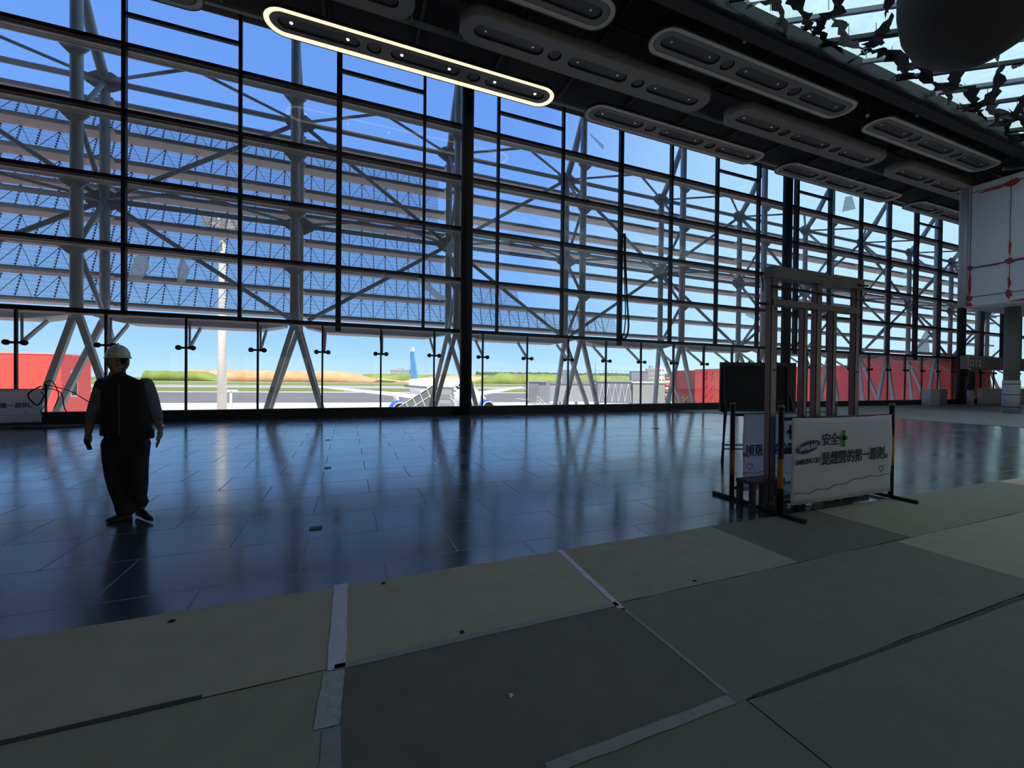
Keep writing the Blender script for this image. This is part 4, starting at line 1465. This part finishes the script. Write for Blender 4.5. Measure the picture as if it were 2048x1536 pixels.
# distant buildings
def block(name, px, d, w, h, z0, m, label, rows=4, cols=8, roofbit=True):
    p = fpos(px, d)
    a = math.atan2(Rt.y, Rt.x)
    t_ = empty(name, (p.x, p.y, z0), label, 'building', rz=a)
    MB().box((-w / 2, 0, 0), (w / 2, w * .4, h)).build('wall', m, t_)
    mb = MB()
    for r_ in range(rows):
        for c in range(cols):
            x = -w / 2 + w * (c + .2) / cols
            z = h * (r_ + .3) / rows
            mb.box((x, -.1, z), (x + w * .6 / cols, .0, z + h * .45 / rows))
    mb.build('windows', GREYP if m is not GREYP else DGLASS, t_)['kind'] = 'stuff'
    if roofbit:
        MB().box((-w * .2, w * .05, h), (w * .15, w * .3, h * 1.15)).build('roof_hut', m, t_)
    return t_


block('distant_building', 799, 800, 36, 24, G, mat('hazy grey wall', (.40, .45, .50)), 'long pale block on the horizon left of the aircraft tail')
block('distant_building', 1303, 420, 10, 19, G, GREYL, 'pale block with a red mark behind the grey cabin')
block('distant_building', 1320, 430, 9, 20, G, WHITE, 'white block beside the pale one on the horizon', cols=3)

# ------------------------------------------------------------------ aircraft
def aircraft(loc, ang, label, sc=1.0, tail=SKYBLUE):
    t_ = empty('airliner', loc, label, 'aircraft', rz=ang)
    n = 28
    prof = [(0, .05, 3.0), (.25, .55, 3.05), (.8, 1.0, 3.2), (1.7, 1.42, 3.4), (3.0, 1.75, 3.62), (4.6, 1.93, 3.76), (6, 1.975, 3.8), (24, 1.975, 3.8), (28, 1.75, 4.05), (32, 1.2, 4.55), (35.5, .65, 5.0), (37.4, .2, 5.3)]
    mb = MB()
    mb.rings([[(r * math.cos(2 * PI * k / n), y, z + r * 1.03 * math.sin(2 * PI * k / n)) for k in range(n)] for y, r, z in prof])
    fu = mb.build('fuselage', WHITE, t_)
    for s in (-1, 1):
        cw = MB()
        for k, (y0, y1, a0, a1) in enumerate(((2.05, 2.75, 62, 84), (2.15, 2.9, 40, 60), (2.5, 3.3, 24, 38))):
            def ps(y, a):
                for (ya, ra, za), (yb, rb, zb) in zip(prof, prof[1:]):
                    if ya <= y <= yb:
                        q = (y - ya) / (yb - ya)
                        r, z = ra + (rb - ra) * q + .02, za + (zb - za) * q
                        return (s * r * math.cos(math.radians(a)), y, z + r * 1.03 * math.sin(math.radians(a)))
            cw.quad([ps(y0, a0), ps(y1, a0), ps(y1, a1), ps(y0, a1)])
        cw.build('cockpit_window', DGLASS, fu)
        wb = MB()
        for k in range(34):
            y = 6.5 + k * .78
            if 13.8 < y < 14.6:
                continue
            a = math.radians(17)
            wb.box((s * 1.93 - .04, y, 4.28), (s * 1.93 + .04, y + .24, 4.62))
        wb.build('window_row', DGLASS, fu)
        wg = MB()
        wg.rings([[(s * x, y0, z - th), (s * x, (y0 + y1) / 2, z - th * 1.4), (s * x, y1, z), (s * x, (y0 + y1) / 2, z + th), (s * x, y0 + .2, z + th * .6)] for x, y0, y1, z, th in
                  ((1.2, 12.2, 19.2, 2.9, .38), (6.2, 15.0, 19.6, 3.5, .24), (16.2, 20.2, 21.9, 4.5, .09))], smooth=False)
        w_ = wg.build('wing', WHITE, t_)
        fl = MB()
        for x, y in ((5.0, 19.2), (9.0, 19.9), (12.5, 20.6)):
            fl.ell((s * x, y, 3.2 + .09 * x - .35), .16, 1.2, .2)
        fl.build('flap_fairing', WHITE, w_)
        ex, ey, ez = s * 6.3, 11.2, 1.62
        en = MB()
        en.rings([[(ex + r * math.cos(2 * PI * k / 28), ey + y, ez + r * math.sin(2 * PI * k / 28)) for k in range(28)] for y, r in
                  ((.15, .98), (.7, 1.16), (1.6, 1.2), (3.0, 1.02), (3.9, .72))], cap=False)
        eo = en.build('engine', BLUE, t_)
        lp = MB()
        lp.rings([[(ex + r * math.cos(2 * PI * k / 28), ey + y, ez + r * math.sin(2 * PI * k / 28)) for k in range(28)] for y, r in
                  ((.16, .985), (.02, .95), (0, .89), (.1, .85), (.7, .84))], cap=False)
        lp.build('intake_lip', WHITE, eo)
        fn = MB()
        fn.lathe([(.02, .0), (.25, .3)], n=16)
        for k in range(18):
            a = 2 * PI * k / 18
            fn.bar((.2 * math.cos(a), .2 * math.sin(a), .4), (.83 * math.cos(a), .83 * math.sin(a), .42), .02, .18, (math.sin(a), -math.cos(a), .8))
        fn.rings([[(.85 * math.cos(2 * PI * k / 28), .85 * math.sin(2 * PI * k / 28), z) for k in range(28)] for z in (.6, .65)])
        f_ = fn.build('fan', DARKGREY, eo)
        f_.rotation_euler = (-PI / 2, 0, 0)
        f_.location = (ex, ey + .05, ez)
        MB().rings([[(ex - .12, ey + y0, z), (ex + .12, ey + y0, z), (ex + .12, ey + y1, z), (ex - .12, ey + y1, z)] for y0, y1, z in ((1.2, 3.8, ez + 1.0), (2.6, 6.0, 3.35))], smooth=False).build('pylon', WHITE, eo)
        hs = MB()
        hs.rings([[(s * x, y0, z), (s * x, (y0 + y1) / 2, z - .08), (s * x, y1, z), (s * x, (y0 + y1) / 2, z + .1)] for x, y0, y1, z in ((.5, 31.5, 35.2, 5.0), (6.2, 34.6, 36.3, 5.7))], smooth=False)
        hs.build('stabiliser', WHITE, t_)
        MB().tube([(s * 3.8, 17.3, .6), (s * 3.8, 17.3, 2.9)], .12, 8).build('gear_leg', GREYP, t_)
        wh = MB()
        for q in (-.3, .3):
            wh.tube([(s * 3.8 + q - .15, 17.3, .58), (s * 3.8 + q + .15, 17.3, .58)], .57, 18)
        wh.build('wheel', BLACK, t_)
    fi = MB()
    fi.rings([[(-.14, y0, z), (.14, y0 + .4, z), (.14, y1 - .2, z), (-.14, y1, z)] for y0, y1, z in ((29.4, 35.6, 5.4), (33.9, 36.6, 10.9))], smooth=False)
    f_ = fi.build('fin', tail, t_)
    MB().rings([[(-.15, y0, z), (.15, y0 + .1, z), (.15, y1, z), (-.15, y1, z)] for y0, y1, z in ((33.7, 36.65, 10.9), (34.2, 36.9, 11.75))], smooth=False).build('fin_tip', WHITE, f_)
    MB().tube([(0, 5.1, .4), (0, 5.0, 2.2)], .1, 8).build('nose_gear', GREYP, t_)
    wh = MB()
    for q in (-.2, .2):
        wh.tube([(q - .1, 5.1, .38), (q + .1, 5.1, .38)], .38, 16)
    wh.build('wheel', BLACK, t_)
    t_.scale = (sc, sc, sc)
    return t_


aircraft((13.48, 45.5, G), math.radians(3.2), 'white airliner with blue engines and tail parked beyond the glass')
p = fpos(1207, 60)
aircraft((p.x, p.y, G), math.radians(18.3), 'second white aircraft mostly hidden behind the jet bridge', sc=.45, tail=WHITE)

# covered passenger stairs
pj = fpos(836, 42)
t = empty('passenger_stairs', (pj.x, pj.y, G), 'covered passenger stairs with glazed sides in front of the aircraft', 'stairs', rz=math.radians(-21.7))
x0, z0, x1, z1 = -2.6, 2.4, 1.6, 5.15
sd_ = MB()
sd_.prism([(x0, 0, z0), (x1, 0, z1), (x1 + .6, 0, z1), (x1 + .6, 0, z1 - 1.9), (x0 + .9, 0, z0 - .6)], (0, .05, 0))
sd_.build('side_glazing', mat('tinted grey panel', (0.16, 0.18, 0.18), .3), t)
fm = MB()
for k in range(7):
    u = k / 6
    a = Vector((x0 + (x1 - x0) * u, -.04, z0 + (z1 - z0) * u))
    fm.bar(a, a + Vector((.62, 0, -1.45)), .06, .06)
for q in (0, .5, 1):
    fm.bar((x0 + .62 * q, -.04, z0 - 1.45 * q), (x1 + .62 * q, -.04, z1 - 1.45 * q), .06, .07)
fm.build('frame', WHITE, t)
MB().box((x1 + .5, -.1, 1.6), (x1 + 1.8, 1.8, 4.9)).build('cabin', GREYL, t)
MB().box((x1 + .3, -.2, 4.9), (x1 + 2.0, 1.9, 5.1)).build('roof', WHITE, t)
for z in (2.0, 2.8, 3.7):
    MB().box((x1 + .6, -.14, z), (x1 + 1.7, -.1, z + .45)).build('panel', GREYP, t)
MB().box((-2.5, .2, .4), (3.6, 1.6, 1.0)).build('chassis', WHITE, t)
for x in (-1.8, 2.8):
    MB().tube([(x, .1, .4), (x, 1.7, .4)], .4, 16).build('wheel', BLACK, t)
lad = MB()
for k in range(12):
    lad.tube([(x1 + 1.9 + .3 * math.sin(k * 1.3), -.15, 5.0 - k * .3), (x1 + 2.2 + .25 * math.sin(k * 1.3 + 1), -.15, 4.7 - k * .3)], .05, 6)
lad.build('hose', WHITE, t)

# jet bridge on the right
pj = fpos(1079, 48.5)
t = empty('jet_bridge', (pj.x, pj.y, G), 'grey jet bridge with trussed tunnel and folded canopy', 'jet bridge', rz=math.radians(-21.7))
MB().box((-1.5, 0, 3.1), (-.1, 2.2, 5.6)).build('canopy', mat('grey canopy', (0.20, 0.20, 0.22), .8, noise=.2, nscale=2), t)
MB().box((-1.7, -.1, 5.5), (1.0, 2.3, 5.72)).build('cab_roof', GREYL, t)
MB().box((-.1, .1, 3.0), (1.5, 2.4, 5.5)).build('cab', GREYP, t)
MB().box((-1.6, -.1, 2.9), (1.6, 2.4, 3.1)).build('cab_floor', GREYL, t)
MB().box((1.5, .4, 3.2), (8.5, 2.6, 5.3)).build('tunnel', GREYL, t)
MB().box((1.5, .3, 5.3), (8.6, 2.7, 5.55)).build('tunnel_roof', GREYP, t)
MB().box((8.5, .1, 3.1), (13.5, 3.0, 5.6)).build('rear_tunnel', GREYP, t)
MB().box((8.4, .0, 5.6), (13.6, 3.1, 5.78)).build('rear_roof', GREYL, t)
tr_ = MB()
for k in range(5):
    x = 8.7 + k * .95
    tr_.bar((x, .05, 3.2), (x + .48, .05, 5.4), .05, .08, (0, 1, 0))
    tr_.bar((x + .95, .05, 3.2), (x + .48, .05, 5.4), .05, .08, (0, 1, 0))
tr_.build('side_truss', WHITE, t)
for x in (3.2, 5.6):
    MB().tube([(x, 1.2, 0), (x, 1.2, 6.2)], .22, 12).build('lift_column', GREYL, t)
stp = MB()
for k in range(14):
    stp.box((-.4 + k * .27, -1.0, 2.9 - k * .2), (-.1 + k * .27, -.2, 2.95 - k * .2))
stp.bar((-.4, -1.0, 3.9), (3.4, -1.0, 1.2), .04, .04)
stp.bar((-.4, -1.0, 3.5), (3.4, -1.0, .8), .04, .04)
for k in range(8):
    x = -.4 + k * .53
    stp.bar((x, -1.0, 2.9 - k * .37), (x, -1.0, 3.9 - k * .376), .03, .03)
stp.build('service_steps', WHITE, t)
MB().box((13.6, -.2, 3.0), (18.2, 3.8, 5.55)).build('rotunda', mat('ribbed grey cladding', (0.36, 0.38, 0.39), .6, noise=.06), t)
MB().box((13.4, -.3, 5.5), (18.4, 3.9, 5.65)).build('rotunda_roof', WHITE, t)
for x in (14.5, 17.2):
    MB().box((x, .5, 0), (x + .5, 1.2, 3.0)).build('pillar', GREYP, t)
t.scale = (.80, 1, 1)

pj = fpos(1286, 56)
t = empty('service_cabin', (pj.x, pj.y, G), 'grey rooftop cabin block above the jet bridge with a dark window', 'building', rz=math.radians(-21.7))
MB().box((-1.0, 0, 0), (.7, 3, 7.0)).build('wall', GREYP, t)
MB().box((.7, 0.2, 4.4), (2.2, 3, 5.2)).build('window', DARKGREY, t)
MB().box((-1.05, -.05, 7.0), (.75, 3.05, 7.08)).build('roof', GREYL, t)
# roof railings and masts behind the bridge
pj = fpos(1175, 53)
t = empty('roof_railing', (pj.x, pj.y, G + 5.8), 'thin grey railing with lamp posts beyond the jet bridge roof', 'railing', rz=math.radians(-21.7))
mb = MB()
for k in range(24):
    mb.bar((k * .55 - 4, 0, 0), (k * .55 - 4, 0, 1.2), .03, .03)
mb.bar((-4, 0, 1.2), (9, 0, 1.2), .04, .04)
mb.bar((-4, 0, .7), (9, 0, .7), .03, .03)
mb.build('rails', GREYP, t)
MB().box((-3.4, 0, -1), (-2.0, 1.2, 1.2)).build('plant_unit', mat('hazy green grey', (.25, .33, .32)), t)
MB().box((5.6, 0, 0), (6.8, .8, 1.0)).build('louvre_box', GREYP, t)
MB().tube([(1.2, 1, -1), (1.2, 1, 2.3)], .06, 8).build('lamp_post', GREYP, t)

# green steps/scaffold and orange barrier near the red cladding
pj = fpos(1356, 44)
t = empty('green_trolley', (pj.x, pj.y, G + 2.9), 'small green framed trolley in front of the red building', 'trolley', rz=math.radians(-20))
MB().box((-1.2, 0, -2.9), (1.2, 1.2, 0)).build('plinth', GREYP, t)
mb = MB()
gm = mat('green frame', (.03, .22, .10), .6)
for a, b in (((-1.1, .0), (-.6, 1.1)), ((-.6, 1.1), (.2, .3)), ((.2, .3), (1.1, 1.2)), ((-1.1, 0), (1.1, 0)), ((1.1, 0), (1.1, 1.2)), ((-.6, 1.1), (-.2, 0)), ((.6, 0), (.5, .7))):
    mb.bar((a[0], 0, a[1]), (b[0], 0, b[1]), .06, .06)
    mb.bar((a[0], 1, a[1]), (b[0], 1, b[1]), .06, .06)
mb.build('frame', gm, t)
pj = fpos(1335, 50)
t = empty('warning_mast', (pj.x, pj.y, G), 'red and white striped marker post near the red building', 'marker post')
for k in range(8):
    MB().tube([(0, 0, 3.0 + k * .4), (0, 0, 3.4 + k * .4)], .28, 10).build('band', RED if k % 2 else WHITE, t)
MB().tube([(0, 0, 0), (0, 0, 3.0)], .2, 10).build('pole', GREYP, t)

# red buildings (boarding link corridors)
t = empty('red_building', (43.7, 33, G), 'red clad boarding corridor seen through the glass at the right', 'building')
MB().box((0, -8.5, 0), (6, 10.0, 7.32)).build('cladding', RED, t)
MB().box((-.05, -15.6, 0), (6, -8.5, 7.95)).build('near_cladding', RED, t)
MB().box((.4, 10.0, 0), (6, 14.5, 7.28)).build('end_block', REDD, t)  # same red cladding, its shade put into the darker colour
MB().box((-.05, -8.6, 7.32), (6.1, 10.1, 7.40)).build('roof_edge', GREYL, t)
mk = MB()
for y in (7.2, 8.2):
    for z in (6.6, 6.0, 4.9, 3.7):
        mk.bar((-.03, y, z), (-.03, y - .25, z + .35), .04, .08, (1, 0, 0))
        mk.bar((-.03, y, z), (-.03, y + .25, z - .1), .04, .08, (1, 0, 0))
mk.build('vent_marks', REDD, t)
t = empty('red_building', (-21.4, 44.5, G), 'red clad boarding corridor at the left behind the worker', 'building')
MB().box((-40, 0, 0), (0, 4.2, 7.35)).build('cladding', RED, t)
MB().box((-40, -.05, 7.35), (.05, 4.25, 7.45)).build('roof_edge', mat('pale red edge', (.8, .4, .38)), t)
wf = MB().box((-.01, 1.2, 3.9), (.05, 2.1, 6.1)).build('window_frame', WHITE, t)
MB().box((.0, 1.3, 4.0), (.07, 2.0, 6.0)).build('pane', DGLASS, wf)
# light mast
t = empty('light_mast', (-13.95, 59.3, G), 'tall white floodlight mast on the apron left of centre', 'light mast')
MB().tube([(0, 0, 0), (0, 0, 12), (0, 0, 25.2)], [.52, .44, .34], 18).build('pole', WHITE, t)
hd = MB()
hd.lathe([(1.3, 24.0), (1.4, 24.05), (1.4, 24.2), (1.3, 24.25)], n=20)
hd.lathe([(.8, 24.9), (.85, 25.0), (.4, 25.2)], n=20)
for k in range(10):
    a = 2 * PI * k / 10
    hd.bar((0, 0, 24.9), (1.35 * math.cos(a), 1.35 * math.sin(a), 24.1), .06, .06)
hd.build('head_frame', WHITE, t)
for k in range(10):
    a = 2 * PI * k / 10
    MB().box((-.35, -.15, -.3), (.35, .15, .3)).build('floodlight', GREYP, t).location = (1.75 * math.cos(a), 1.75 * math.sin(a), 24.0)
t = empty('small_cart', fpos(462, 62) + Vector((0, 0, G)), 'small equipment stand on the apron beside the light mast', 'cart')
MB().box((-.15, -.15, 0), (.15, .15, 3.6)).build('post', WHITE, t)
MB().box((-.9, -.3, 3.6), (.9, .3, 3.8)).build('top', WHITE, t)
